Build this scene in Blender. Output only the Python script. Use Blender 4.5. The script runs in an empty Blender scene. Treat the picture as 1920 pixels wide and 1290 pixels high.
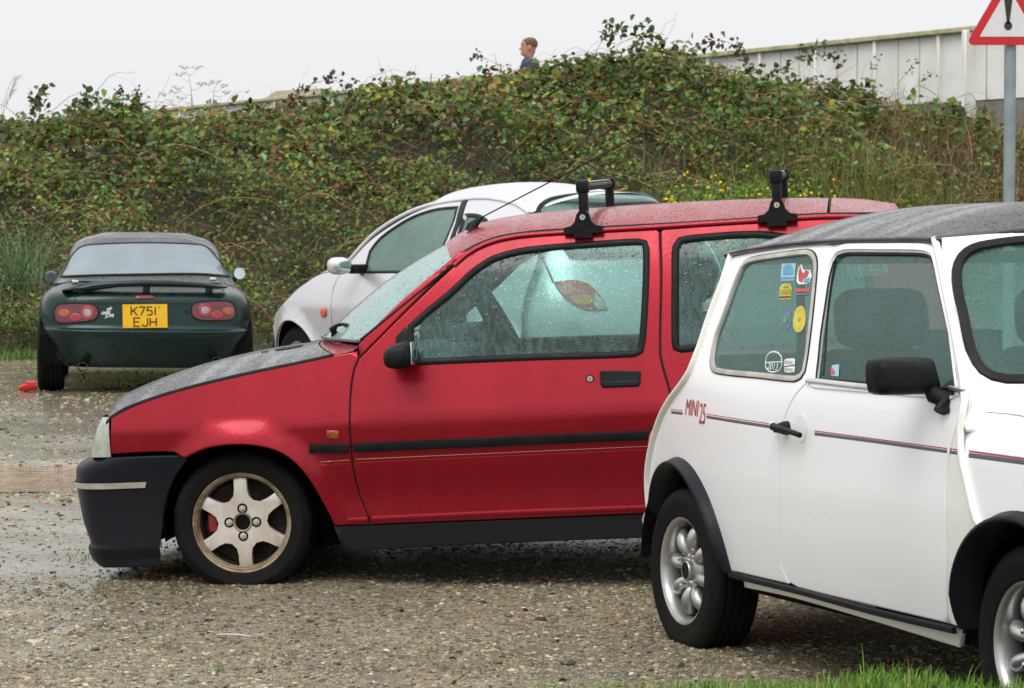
import bpy, bmesh, math, random
import numpy as np
from mathutils import Vector, Matrix
from mathutils.geometry import delaunay_2d_cdt
random.seed(7); RNG = np.random.default_rng(11)
scene = bpy.context.scene
COL = scene.collection

# ------------------------------------------------------------------ camera, sky, sun, exposure
cam_d = bpy.data.cameras.new('camera'); cam = bpy.data.objects.new('camera', cam_d); COL.objects.link(cam)
cam.location = (0, 0, 1.32)
cam.rotation_euler = (math.pi/2 - math.atan(250/5500), 0, 0)
cam_d.sensor_width = 36.0; cam_d.lens = 36.0*5500/1920
cam_d.clip_start = .1; cam_d.clip_end = 900
scene.camera = cam
cam_d.dof.use_dof = True; cam_d.dof.focus_distance = 10.0; cam_d.dof.aperture_fstop = 16

SUN_EL, SUN_AZ = math.radians(52), math.radians(200)
world = bpy.data.worlds.new('World'); scene.world = world; world.use_nodes = True
wn = world.node_tree; wn.nodes.clear()
w_out = wn.nodes.new('ShaderNodeOutputWorld')
sky = wn.nodes.new('ShaderNodeTexSky'); sky.sky_type = 'NISHITA'; sky.sun_disc = False
sky.sun_elevation = SUN_EL; sky.sun_rotation = SUN_AZ; sky.air_density = 1.0; sky.dust_density = 5.0
bg1 = wn.nodes.new('ShaderNodeBackground'); bg1.inputs['Strength'].default_value = .05
wn.links.new(sky.outputs[0], bg1.inputs[0])
# an even rain-cloud layer, a little brighter towards the zenith as overcast skies are
tc = wn.nodes.new('ShaderNodeTexCoord'); sx = wn.nodes.new('ShaderNodeSeparateXYZ')
wn.links.new(tc.outputs['Generated'], sx.inputs[0])
cr = wn.nodes.new('ShaderNodeMapRange'); cr.inputs['From Min'].default_value = 0.0; cr.inputs['From Max'].default_value = 1.0
cr.inputs['To Min'].default_value = .83; cr.inputs['To Max'].default_value = 1.75
wn.links.new(sx.outputs['Z'], cr.inputs['Value'])
bg2 = wn.nodes.new('ShaderNodeBackground'); bg2.inputs['Color'].default_value = (.975, .985, 1.0, 1)
wn.links.new(cr.outputs[0], bg2.inputs['Strength'])
mixw = wn.nodes.new('ShaderNodeMixShader'); mixw.inputs[0].default_value = .94
wn.links.new(bg1.outputs[0], mixw.inputs[1]); wn.links.new(bg2.outputs[0], mixw.inputs[2])
wn.links.new(mixw.outputs[0], w_out.inputs[0])
sun_d = bpy.data.lights.new('sun', 'SUN'); sun_d.energy = 1.5; sun_d.angle = math.radians(35); sun_d.color = (1, .97, .93)
sun = bpy.data.objects.new('sun', sun_d); COL.objects.link(sun)
sun.rotation_euler = (math.pi/2 - SUN_EL, 0, math.radians(-25))
scene.view_settings.view_transform = 'Standard'; scene.view_settings.look = 'None'
scene.view_settings.exposure = 0.10; scene.view_settings.gamma = 1.0; scene.view_settings.use_curve_mapping = False
scene.render.engine = 'CYCLES'
cy = scene.cycles
cy.max_bounces = 8; cy.transparent_max_bounces = 24; cy.glossy_bounces = 4; cy.diffuse_bounces = 3; cy.transmission_bounces = 6
cy.caustics_reflective = False; cy.caustics_refractive = False
cy.use_denoising = True
try: cy.denoiser = 'OPENIMAGEDENOISE'
except Exception: pass

# ------------------------------------------------------------------ shape functions of the bodies
class PC:
    # monotone cubic interpolation through knots
    def __init__(s,pts):
        pts=sorted(pts); s.x=[p[0] for p in pts]; s.y=[p[1] for p in pts]; n=len(pts)
        h=[s.x[i+1]-s.x[i] for i in range(n-1)]; d=[(s.y[i+1]-s.y[i])/h[i] for i in range(n-1)]
        m=[d[0]]+[0]*(n-2)+[d[-1]]
        for i in range(1,n-1):
            if d[i-1]*d[i]>0:
                w1=2*h[i]+h[i-1]; w2=h[i]+2*h[i-1]; m[i]=(w1+w2)/(w1/d[i-1]+w2/d[i])
        s.m=m
    def __call__(s,t):
        x,y,m=s.x,s.y,s.m
        if t<=x[0]: return y[0]+m[0]*(t-x[0])
        if t>=x[-1]: return y[-1]+m[-1]*(t-x[-1])
        lo,hi=0,len(x)-1
        while hi-lo>1:
            k=(lo+hi)//2
            if x[k]<=t: lo=k
            else: hi=k
        h=x[hi]-x[lo]; u=(t-x[lo])/h
        return (y[lo]*(1+2*u)*(1-u)**2+m[lo]*h*u*(1-u)**2+y[hi]*u*u*(3-2*u)+m[hi]*h*u*u*(u-1))
def sstep(a,b,t):
    u=(t-a)/(b-a); u=0 if u<0 else 1 if u>1 else u
    return u*u*(3-2*u)
# ---- red hatchback
red_P=PC([(.05,.735),(.15,.743),(.30,.748),(.45,.7745),(.560,.7915),(.578,.793),(.590,.7925),(.62,.786),(.75,.757),(.88,.726),(1.0,.694),(1.15,.645),(1.27,.598),(1.36,.55)])
def red_W0(x,z):
    y=red_P(z)
    if x>-.35: y-=.075*((x+.35)/.92)**2.2
    if x<-1.7: y-=.05*((-1.7-x)/1.0)**2
    return y
def red_W(x,z):
    y=red_W0(x,z)
    for cx in (-.02,-2.28):
        r=math.hypot(x-cx,(z-.245))
        if z>.05: y+=.036*(1-sstep(.268,.378,r))
    return y
# ---- white classic car
mini_P=PC([(.10,.60),(.20,.645),(.30,.672),(.45,.696),(.58,.705),(.70,.704),(.80,.696),(.86,.684),(.92,.664),(1.0,.640),(1.1,.606),(1.2,.568),(1.3,.52)])
def mini_W(x,z):
    y=mini_P(z)
    if x>-.55: y-=.05*((x+.55)/1.1)**2
    if x<-1.5: y-=.085*((-1.5-x)/.95)**2
    return y
# ---- silver hatchback
ka_P=PC([(.10,.70),(.20,.745),(.35,.768),(.50,.790),(.635,.808),(.655,.808),(.75,.790),(.86,.755),(.95,.715),(1.05,.665),(1.15,.61),(1.25,.54),(1.33,.46)])
def ka_W(x,z):
    y=ka_P(z)
    if x>-.4: y-=.11*((x+.4)/1.0)**2
    if x<-1.9: y-=.09*((-1.9-x)/1.1)**2
    return y
def mini_X(y,z):
    # windscreen and scuttle sheet of the white car: forward position over (across, height)
    return -.155-.985*(z-.904)-.16*(abs(y)/.60)**2.2
# ---- dark green roadster seen from behind
gr_W=PC([(.17,.60),(.24,.70),(.35,.755),(.48,.795),(.58,.812),(.68,.80),(.755,.755),(.80,.69),(.835,.58)])
gr_xt=PC([(.17,-2.70),(.24,-2.75),(.35,-2.80),(.44,-2.84),(.478,-2.845),(.50,-2.80),(.56,-2.79),(.65,-2.775),(.735,-2.76),(.757,-2.73),(.775,-2.63),(.80,-2.46),(.82,-2.33),(.835,-2.26)])
def gr_X(y,z):
    u=min(.999,abs(y)/gr_W(z)); return -2.25+(gr_xt(z)+2.25)*(1-u**3.4)**(1/3.4)
gr_prof=PC([(0,1.0),(.04,.998),(.315,.985),(.413,.92),(.456,.90),(.506,.845),(.57,.72),(.62,.40),(.66,.21),(.70,.05),(.72,-.06)])
gr_h=PC([(-2.22,.845),(-2.05,.93),(-1.85,1.045),(-1.68,1.14),(-1.55,1.195),(-1.35,1.226),(-1.1,1.225),(-.85,1.19),(-.6,1.08),(-.2,.84)])
def gr_RX(y,z):
    # rear slope of the hardtop: where the roof reaches height z at y
    h=.82+(z-.82)/max(.05,gr_prof(abs(y))); a,b=-2.3,-1.36
    for _ in range(40):
        m=(a+b)/2
        if gr_h(m)<h: a=m
        else: b=m
    return (a+b)/2
# ---- rear of the silver hatchback
ka_xt=PC([(.15,-2.86),(.35,-2.98),(.55,-3.02),(.75,-2.99),(.86,-2.93),(1.0,-2.86),(1.15,-2.75),(1.27,-2.60),(1.35,-2.42)])
def ka_X(y,z):
    w=ka_W(-2.6,z); u=min(.999,abs(y)/w); return -2.2+(ka_xt(z)+2.2)*(1-u**3.0)**(1/3.0)


# ------------------------------------------------------------------ materials
def new_mat(name):
    m = bpy.data.materials.new(name); m.use_nodes = True
    nt = m.node_tree; nt.nodes.clear()
    out = nt.nodes.new('ShaderNodeOutputMaterial')
    return m, nt, out
def nd(nt, typ, **kw):
    n = nt.nodes.new(typ)
    for k, v in kw.items():
        if k in n.inputs.keys(): n.inputs[k].default_value = v
        else: setattr(n, k, v)
    return n
def rgb(c): return (c[0], c[1], c[2], 1)
def coords(nt, scale=(1, 1, 1)):
    t = nd(nt, 'ShaderNodeTexCoord'); m = nd(nt, 'ShaderNodeMapping'); m.inputs['Scale'].default_value = scale
    nt.links.new(t.outputs['Object'], m.inputs[0]); return m.outputs[0]
def math_n(nt, op, a, b=None, clamp=False):
    n = nd(nt, 'ShaderNodeMath', operation=op); n.use_clamp = clamp
    for i, v in enumerate((a, b)):
        if v is None: continue
        if isinstance(v, (int, float)): n.inputs[i].default_value = v
        else: nt.links.new(v, n.inputs[i])
    return n.outputs[0]
def maprange(nt, v, a, b, c=0., d=1., smooth=True):
    n = nd(nt, 'ShaderNodeMapRange')
    if smooth: n.interpolation_type = 'SMOOTHSTEP'
    n.inputs['From Min'].default_value = a; n.inputs['From Max'].default_value = b
    n.inputs['To Min'].default_value = c; n.inputs['To Max'].default_value = d
    nt.links.new(v, n.inputs['Value']); return n.outputs[0]
def mixcol(nt, f, a, b):
    n = nd(nt, 'ShaderNodeMix', data_type='RGBA')
    if isinstance(f, (int, float)): n.inputs[0].default_value = f
    else: nt.links.new(f, n.inputs[0])
    for i, v in ((6, a), (7, b)):
        if isinstance(v, tuple): n.inputs[i].default_value = rgb(v)
        else: nt.links.new(v, n.inputs[i])
    return n.outputs[2]
def noise(nt, co, scale, detail=4, rough=.55):
    n = nd(nt, 'ShaderNodeTexNoise'); n.inputs['Scale'].default_value = scale; n.inputs['Detail'].default_value = detail
    n.inputs['Roughness'].default_value = rough; nt.links.new(co, n.inputs['Vector']); return n.outputs[0]
def drop_height(nt, co, scale, keep=.45):
    # rain beads: one dome in some of the cells
    v = nd(nt, 'ShaderNodeTexVoronoi'); v.inputs['Scale'].default_value = scale; nt.links.new(co, v.inputs['Vector'])
    dome = maprange(nt, v.outputs['Distance'], .08, .42, 1, 0)
    s = nd(nt, 'ShaderNodeSeparateColor'); nt.links.new(v.outputs['Color'], s.inputs[0])
    k = math_n(nt, 'GREATER_THAN', s.outputs[0], keep)
    return math_n(nt, 'MULTIPLY', dome, k)
def beads(nt, co, sc=105, keep=.4, side=.018):
    a = drop_height(nt, co, sc, keep); b = drop_height(nt, co, sc*2.1, .5)
    h = math_n(nt, 'ADD', a, math_n(nt, 'MULTIPLY', b, .5)); h = math_n(nt, 'MAXIMUM', h, math_n(nt, 'MULTIPLY', drop_height(nt, co, sc*.55, .62), 1.5))
    g = nd(nt, 'ShaderNodeNewGeometry'); s = nd(nt, 'ShaderNodeSeparateXYZ'); nt.links.new(g.outputs['Normal'], s.inputs[0])
    up = maprange(nt, s.outputs[2], .55, .92, side, 1)
    return math_n(nt, 'MULTIPLY', h, up)
def paint(name, c, rough=.3, metal=0., coat=.6, bead=.8, dirt=.25, dirtc=(.09, .07, .05), spec=.5, grime=.0, streak=0.):
    m, nt, out = new_mat(name); co = coords(nt)
    b = nd(nt, 'ShaderNodeBsdfPrincipled'); nt.links.new(b.outputs[0], out.inputs[0])
    b.inputs['Metallic'].default_value = metal; b.inputs['Coat Weight'].default_value = coat; b.inputs['Coat Roughness'].default_value = .12
    b.inputs['Specular IOR Level'].default_value = spec
    n1 = noise(nt, co, 2.2, 6); n2 = noise(nt, co, 38, 3)
    # road film low on the body
    t = nd(nt, 'ShaderNodeSeparateXYZ'); nt.links.new(co, t.inputs[0])
    low = maprange(nt, t.outputs[2], .12, .55, 1, 0)
    f = math_n(nt, 'MULTIPLY', low, maprange(nt, math_n(nt, 'ADD', math_n(nt, 'MULTIPLY', n1, .7), math_n(nt, 'MULTIPLY', n2, .3)), .35, .7, 0, dirt))
    f = math_n(nt, 'ADD', f, maprange(nt, n1, .5, .8, 0, grime), True)
    nt.links.new(mixcol(nt, f, c, dirtc), b.inputs['Base Color'])
    r = math_n(nt, 'ADD', maprange(nt, n1, .3, .7, rough-.06, rough+.08), math_n(nt, 'MULTIPLY', f, .3))
    if streak: r = math_n(nt, 'ADD', r, maprange(nt, noise(nt, coords(nt, (11, 1.6, 3)), 1.0, 4), .38, .62, -streak, streak), True)
    nt.links.new(r, b.inputs['Roughness'])
    h = beads(nt, co)
    bp = nd(nt, 'ShaderNodeBump'); bp.inputs['Strength'].default_value = bead; bp.inputs['Distance'].default_value = .0075
    nt.links.new(h, bp.inputs['Height']); nt.links.new(bp.outputs[0], b.inputs['Normal']); nt.links.new(bp.outputs[0], b.inputs['Coat Normal'])
    return m
def plain(name, c, rough=.5, metal=0., var=.25, vs=14, bump=0., bs=120, c2=None, coat=0., spec=.5):
    m, nt, out = new_mat(name); co = coords(nt)
    b = nd(nt, 'ShaderNodeBsdfPrincipled'); nt.links.new(b.outputs[0], out.inputs[0])
    b.inputs['Metallic'].default_value = metal; b.inputs['Coat Weight'].default_value = coat; b.inputs['Specular IOR Level'].default_value = spec
    n1 = noise(nt, co, vs, 5)
    c2 = c2 or tuple(x*(1-var) for x in c)
    nt.links.new(mixcol(nt, maprange(nt, n1, .35, .65), c, c2), b.inputs['Base Color'])
    nt.links.new(maprange(nt, n1, .3, .7, max(.03, rough-.07), min(1, rough+.07)), b.inputs['Roughness'])
    if bump:
        bp = nd(nt, 'ShaderNodeBump'); bp.inputs['Strength'].default_value = bump; bp.inputs['Distance'].default_value = .003
        nt.links.new(noise(nt, co, bs, 3), bp.inputs['Height']); nt.links.new(bp.outputs[0], b.inputs['Normal'])
    return m
def glass(name, tint, mist=(.50, .62, .61), mist_lo=.15, mist_hi=.5, streak=1., bead_sc=120, gloss=.9, dropc=.65):
    m, nt, out = new_mat(name); co = coords(nt)
    st = coords(nt, (26, 26, 2.2)); fine = noise(nt, st, 3.0, 5); big = noise(nt, co, 3.1, 4)
    d = drop_height(nt, co, bead_sc, .35); d2 = drop_height(nt, co, bead_sc*.45, .6)
    dr = math_n(nt, 'MAXIMUM', d, d2)
    f = math_n(nt, 'ADD', math_n(nt, 'MULTIPLY', fine, .6*streak), math_n(nt, 'MULTIPLY', big, 1-.6*streak))
    f = maprange(nt, f, .32, .68, mist_lo, mist_hi)
    f = math_n(nt, 'MULTIPLY', f, math_n(nt, 'SUBTRACT', 1.0, math_n(nt, 'MULTIPLY', dr, dropc)), True)
    tr = nd(nt, 'ShaderNodeBsdfTransparent'); tr.inputs[0].default_value = rgb(tint)
    df = nd(nt, 'ShaderNodeBsdfDiffuse'); df.inputs[0].default_value = rgb(mist)
    tl = nd(nt, 'ShaderNodeBsdfTranslucent'); tl.inputs[0].default_value = rgb(mist)
    mm = nd(nt, 'ShaderNodeMixShader'); mm.inputs[0].default_value = .55; nt.links.new(df.outputs[0], mm.inputs[1]); nt.links.new(tl.outputs[0], mm.inputs[2])
    m1 = nd(nt, 'ShaderNodeMixShader'); nt.links.new(f, m1.inputs[0]); nt.links.new(tr.outputs[0], m1.inputs[1]); nt.links.new(mm.outputs[0], m1.inputs[2])
    bp = nd(nt, 'ShaderNodeBump'); bp.inputs['Strength'].default_value = .35; bp.inputs['Distance'].default_value = .002; nt.links.new(dr, bp.inputs['Height'])
    gl = nd(nt, 'ShaderNodeBsdfGlossy'); gl.inputs['Roughness'].default_value = .06; nt.links.new(bp.outputs[0], gl.inputs['Normal'])
    fr = nd(nt, 'ShaderNodeFresnel'); fr.inputs['IOR'].default_value = 1.5; nt.links.new(bp.outputs[0], fr.inputs['Normal'])
    m2 = nd(nt, 'ShaderNodeMixShader'); nt.links.new(math_n(nt, 'MULTIPLY', fr.outputs[0], gloss), m2.inputs[0])
    nt.links.new(m1.outputs[0], m2.inputs[1]); nt.links.new(gl.outputs[0], m2.inputs[2]); nt.links.new(m2.outputs[0], out.inputs[0])
    return m
def lens(name, c, rough=.15, ribs=0):
    m, nt, out = new_mat(name); co = coords(nt)
    b = nd(nt, 'ShaderNodeBsdfPrincipled'); nt.links.new(b.outputs[0], out.inputs[0])
    n1 = noise(nt, co, 30, 4)
    nt.links.new(mixcol(nt, maprange(nt, n1, .3, .7), c, tuple(x*.65 for x in c)), b.inputs['Base Color'])
    b.inputs['Roughness'].default_value = rough; b.inputs['Coat Weight'].default_value = .7
    w = nd(nt, 'ShaderNodeTexWave'); w.inputs['Scale'].default_value = 60; nt.links.new(co, w.inputs['Vector'])
    bp = nd(nt, 'ShaderNodeBump'); bp.inputs['Strength'].default_value = .35; bp.inputs['Distance'].default_value = .002
    nt.links.new(w.outputs[0], bp.inputs['Height']); nt.links.new(bp.outputs[0], b.inputs['Normal'])
    return m
def attr_mat(name, rough=.5, trans=0., spec=.5, bump=0.):
    m, nt, out = new_mat(name)
    a = nd(nt, 'ShaderNodeAttribute'); a.attribute_name = 'col'
    b = nd(nt, 'ShaderNodeBsdfPrincipled'); nt.links.new(a.outputs[0], b.inputs['Base Color']); b.inputs['Roughness'].default_value = rough
    b.inputs['Specular IOR Level'].default_value = spec
    sh = b.outputs[0]
    if bump:
        co = coords(nt); bp = nd(nt, 'ShaderNodeBump'); bp.inputs['Strength'].default_value = bump; bp.inputs['Distance'].default_value = .004
        nt.links.new(noise(nt, co, 160, 4), bp.inputs['Height']); nt.links.new(bp.outputs[0], b.inputs['Normal'])
    if trans:
        t = nd(nt, 'ShaderNodeBsdfTranslucent'); nt.links.new(a.outputs[0], t.inputs[0])
        mx = nd(nt, 'ShaderNodeMixShader'); mx.inputs[0].default_value = trans
        nt.links.new(sh, mx.inputs[1]); nt.links.new(t.outputs[0], mx.inputs[2]); sh = mx.outputs[0]
    nt.links.new(sh, out.inputs[0]); return m

M = {}
M['red'] = paint('red_paint', (.30, .003, .014), .34, .62, .4, bead=.9, streak=.05, dirt=.25, dirtc=(.07, .012, .010), spec=.3)
M['white'] = paint('white_paint', (.85, .86, .875), .30, 0, .5, bead=.5, dirt=.2, dirtc=(.5, .45, .38), grime=.03)
M['white2'] = paint('cream_seam_paint', (.80, .80, .75), .35, 0, .4, bead=.4, dirt=.2, dirtc=(.4, .35, .25))
M['silver'] = paint('silver_paint', (.60, .60, .62), .34, .6, .3, bead=.4, dirt=.5, dirtc=(.2, .18, .15))
M['green'] = paint('dark_green_paint', (.003, .022, .020), .30, .5, .35, bead=.4, dirt=.5, dirtc=(.014, .016, .013), spec=.35)
M['black_top'] = paint('black_vinyl_wet', (.022, .023, .028), .38, 0, .4, bead=1., dirt=0, streak=.16)
M['hardtop'] = paint('dark_hardtop', (.028, .028, .033), .36, 0, .5, bead=1., dirt=0, streak=.2); M['sill'] = paint('sill_plastic', (.010, .011, .013), .5, 0, .03, bead=.2, dirt=.4, dirtc=(.016, .015, .013), spec=.15); M['seal_grey'] = plain('grey_seal', (.16, .17, .17), .4)
M['plastic'] = plain('black_plastic', (.011, .012, .013), .45, var=.4, bump=.15, bs=400, spec=.14)
M['bumper'] = paint('bumper_plastic', (.010, .012, .017), .42, 0, .04, bead=.4, dirt=.5, dirtc=(.018, .017, .016), spec=.13)
M['rubber'] = plain('rubber_seal', (.008, .008, .009), .5, var=.3, spec=.2)
M['tyre'] = plain('tyre_rubber', (.008, .008, .009), .62, var=.5, vs=9, bump=.3, bs=60, c2=(.013, .012, .010), spec=.08)
M['dark'] = plain('underside', (.006, .006, .006), .9, var=.4, spec=.1)
M['gap'] = plain('panel_gap', (.006, .005, .005), .8)
M['alloy'] = plain('alloy_paint', (.66, .62, .58), .36, .15, vs=9, c2=(.52, .45, .38), coat=.2)
M['alloy2'] = plain('alloy_silver', (.48, .48, .48), .34, .75, vs=10, c2=(.33, .33, .31))
M['rimdirt'] = plain('rusty_rim_edge', (.34, .27, .19), .5, .2, vs=22, c2=(.17, .11, .06))
M['rust'] = plain('brake_iron', (.035, .026, .02), .7, .1, c2=(.018, .012, .009), spec=.2)
M['redcal'] = plain('red_caliper', (.30, .02, .015), .5)
M['chrome'] = plain('chrome', (.72, .71, .69), .16, 1., var=.15)
M['steel'] = plain('steel', (.42, .42, .40), .35, .8, var=.3)
M['trim'] = plain('grey_trim', (.50, .48, .42), .4, .1)
M['cream_line'] = plain('cream_line', (.62, .5, .34), .4)
M['headlight'] = lens('headlamp_glass', (.50, .53, .47), .12)
M['amber'] = lens('amber_lens', (.80, .26, .03), .2); M['tail_red'] = lens('tail_lamp_red', (.62, .035, .02), .2)
M['orange_lens'] = lens('orange_lens', (.75, .10, .01), .2)
M['red_lens'] = lens('red_lens', (.36, .006, .014), .15)
M['red_lens_dark'] = lens('dark_red_lens', (.14, .004, .010), .15)
M['grey_lens'] = lens('reversing_lens', (.34, .27, .27), .2)
M['amber_dark'] = lens('smoked_amber_lens', (.38, .07, .010), .2)
M['seat'] = plain('seat_cloth', (.035, .042, .043), .9, var=.35, vs=30, bump=.2)
M['trimcloth'] = plain('interior_trim', (.13, .155, .155), .85, var=.3)
M['glass_red'] = glass('misted_glass', (.64, .88, .83), (.31, .58, .54), mist_lo=.05, mist_hi=.40, streak=.85)
M['glass_far'] = glass('misted_far_glass', (.66, .86, .82), (.46, .74, .69), mist_lo=.22, mist_hi=.6, streak=.5)
M['glass_clear'] = glass('clear_glass', (.55, .83, .77), (.15, .39, .345), mist_lo=.28, mist_hi=.46, streak=.3, bead_sc=160)
M['glass_ka'] = glass('dark_glass', (.42, .62, .57), (.32, .56, .50), mist_lo=.5, mist_hi=.68, streak=.2, bead_sc=150)
M['glass_wet'] = glass('mist_sheen_screen', (.6, .78, .76), (.58, .86, .82), mist_lo=.72, mist_hi=.92, streak=.2, bead_sc=90)  # bright mist colour also stands in for the grazing sky reflection
M['glass_rear'] = glass('mist_sheen_rear_screen', (.5, .6, .6), (.50, .60, .66), mist_lo=.80, mist_hi=.95, streak=.2, bead_sc=150, dropc=.18)  # mist, with the sky's reflection painted into its pale colour
M['mirror_glass'] = plain('mirror_glass', (.55, .68, .68), .06, .9, var=.1)
M['plate'] = plain('plate_yellow', (.85, .50, .012), .4, var=.08)
M['ink'] = plain('black_ink', (.035, .02, .012), .5)
M['sign_white'] = plain('sign_white', (.66, .67, .68), .4, var=.06)
M['sign_red'] = plain('sign_red', (.55, .012, .02), .4, var=.12)
M['post'] = plain('post_grey', (.27, .33, .34), .45, .3, var=.2, vs=8)
M['st_blue'] = plain('sticker_blue', (.10, .34, .52), .4); M['st_ltblue'] = plain('sticker_light_blue', (.30, .52, .62), .4)
M['st_yellow'] = plain('sticker_yellow', (.62, .50, .03), .4); M['st_olive'] = plain('sticker_olive', (.36, .33, .03), .4)
M['st_slate'] = plain('sticker_slate', (.09, .14, .21), .4); M['st_white'] = plain('sticker_white', (.72, .74, .74), .4, var=.05)
M['st_red'] = plain('sticker_red', (.55, .04, .04), .4); M['st_green'] = plain('sticker_green', (.05, .3, .1), .4)
M['stripe_red'] = plain('stripe_red', (.42, .012, .03), .4, var=.1); M['stripe_grey'] = plain('stripe_grey', (.10, .10, .125), .4, var=.1)
M['leaf'] = attr_mat('leaf', .48, .25, .22)
M['stem'] = attr_mat('dead_stem', .7)
M['grass'] = attr_mat('grass_blade', .45, .3)
M['stone'] = attr_mat('stone', .5, bump=.4, spec=.4)
M['skin'] = plain('skin', (.50, .25, .17), .5, var=.12); M['hair'] = plain('hair', (.17, .085, .04), .7, vs=60, var=.4)
M['navy'] = plain('navy_jacket', (.018, .03, .085), .7); M['trouser'] = plain('dark_trousers', (.03, .03, .035), .8)
M['litter'] = plain('red_litter', (.62, .025, .015), .35)

# ------------------------------------------------------------------ mesh helpers
def link(name, me, parent=None, mat=None):
    o = bpy.data.objects.new(name, me); COL.objects.link(o)
    if parent is not None: o.parent = parent
    if mat is not None: me.materials.append(mat)
    return o
def thing(name, label, cat, loc=(0, 0, 0), group=None, matrix=None):
    o = bpy.data.objects.new(name, None); COL.objects.link(o); o.empty_display_size = .2
    if matrix is not None: o.matrix_world = matrix
    else: o.location = loc
    o['label'] = label; o['category'] = cat
    if group: o['group'] = group
    return o
def part_empty(name, parent, loc=(0, 0, 0), rot=(0, 0, 0)):
    o = bpy.data.objects.new(name, None); COL.objects.link(o); o.parent = parent; o.location = loc; o.rotation_euler = rot; o.empty_display_size = .1
    return o
def mesh_from(name, verts, faces, mat=None, parent=None, smooth=True, normals=None):
    me = bpy.data.meshes.new(name); me.from_pydata([tuple(v) for v in verts], [], faces); me.update()
    if smooth: me.polygons.foreach_set('use_smooth', [True]*len(me.polygons))
    if normals is not None: me.normals_split_custom_set_from_vertices([tuple(n) for n in normals])
    return link(name, me, parent, mat)
def np_mesh(name, V, Fc, mat, parent=None, col=None, smooth=True):
    # V (n,3) array; Fc list of arrays of constant-size faces
    me = bpy.data.meshes.new(name); me.vertices.add(len(V)); me.vertices.foreach_set('co', np.ascontiguousarray(V, np.float32).ravel())
    tot = sum(f.size for f in Fc); npoly = sum(len(f) for f in Fc)
    me.loops.add(tot); me.polygons.add(npoly)
    me.loops.foreach_set('vertex_index', np.concatenate([f.ravel() for f in Fc]).astype(np.int32))
    sizes = np.concatenate([np.full(len(f), f.shape[1]) for f in Fc]); st = np.concatenate([[0], np.cumsum(sizes)[:-1]])
    me.polygons.foreach_set('loop_start', st.astype(np.int32))
    try: me.polygons.foreach_set('loop_total', sizes.astype(np.int32))
    except Exception: pass
    me.polygons.foreach_set('use_smooth', np.full(npoly, smooth))
    me.update(calc_edges=True); me.validate()
    if col is not None:
        a = me.color_attributes.new('col', 'FLOAT_COLOR', 'POINT'); c4 = np.ones((len(V), 4), np.float32); c4[:, :3] = col
        a.data.foreach_set('color', c4.ravel())
    return link(name, me, parent, mat)
def bm_obj(name, bm, mat, parent=None, smooth=False, angle=None):
    me = bpy.data.meshes.new(name); bmesh.ops.recalc_face_normals(bm, faces=bm.faces); bm.to_mesh(me); bm.free()
    if smooth:
        me.polygons.foreach_set('use_smooth', [True]*len(me.polygons))
        if angle: me.set_sharp_from_angle(angle=math.radians(angle))
    return link(name, me, parent, mat)
def add_box(bm, c, s, bevel=0., rot=None, seg=2):
    r = bmesh.ops.create_cube(bm, size=1); vs = r['verts']
    bmesh.ops.scale(bm, vec=s, verts=vs)
    if bevel:
        es = list({e for v in vs for e in v.link_edges})
        rr = bmesh.ops.bevel(bm, geom=es, offset=bevel, segments=seg, affect='EDGES', profile=.5)
        vs = list({v for f in rr['faces'] for v in f.verts} | {v for v in vs if v.is_valid})
    if rot is not None: bmesh.ops.rotate(bm, cent=(0, 0, 0), matrix=rot, verts=vs)
    bmesh.ops.translate(bm, vec=c, verts=vs)
    return vs
def box(name, c, s, mat, parent=None, bevel=.01, rot=None, seg=2):
    bm = bmesh.new(); add_box(bm, c, s, bevel, rot, seg); return bm_obj(name, bm, mat, parent, True, 40)
def add_tube(bm, path, r, n=8, caps=True):
    P = [Vector(p) for p in path]; rs = r if isinstance(r, (list, tuple)) else [r]*len(P); rings = []; up = Vector((0, 0, 1))
    for i, p in enumerate(P):
        t = (P[min(i+1, len(P)-1)]-P[max(i-1, 0)]).normalized()
        a = t.cross(up) if abs(t.z) < .95 else t.cross(Vector((1, 0, 0)))
        a.normalize(); b = t.cross(a)
        rings.append([bm.verts.new(p+(a*math.cos(2*math.pi*k/n)+b*math.sin(2*math.pi*k/n))*rs[i]) for k in range(n)])
    for i in range(len(P)-1):
        for k in range(n): bm.faces.new((rings[i][k], rings[i][(k+1) % n], rings[i+1][(k+1) % n], rings[i+1][k]))
    if caps: bm.faces.new(rings[0][::-1]); bm.faces.new(rings[-1])
def tube(name, path, r, mat, parent=None, n=8):
    bm = bmesh.new(); add_tube(bm, path, r, n); return bm_obj(name, bm, mat, parent, True, 60)
def add_lathe(bm, prof, n=48, ax='y'):
    # prof: (radius, axial) pairs, closed profile not required
    rings = []
    for r, a in prof:
        ring = []
        for k in range(n):
            c, s = math.cos(2*math.pi*k/n), math.sin(2*math.pi*k/n)
            ring.append(bm.verts.new((r*c, a, r*s) if ax == 'y' else (r*c, r*s, a)))
        rings.append(ring)
    for i in range(len(rings)-1):
        for k in range(n): bm.faces.new((rings[i][k], rings[i][(k+1) % n], rings[i+1][(k+1) % n], rings[i+1][k]))
    return rings
def lathe(name, prof, mat, parent=None, n=48, ax='y', caps=False, angle=35):
    bm = bmesh.new(); rings = add_lathe(bm, prof, n, ax)
    if caps: bm.faces.new(rings[0]); bm.faces.new(rings[-1][::-1])
    return bm_obj(name, bm, mat, parent, True, angle)
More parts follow.
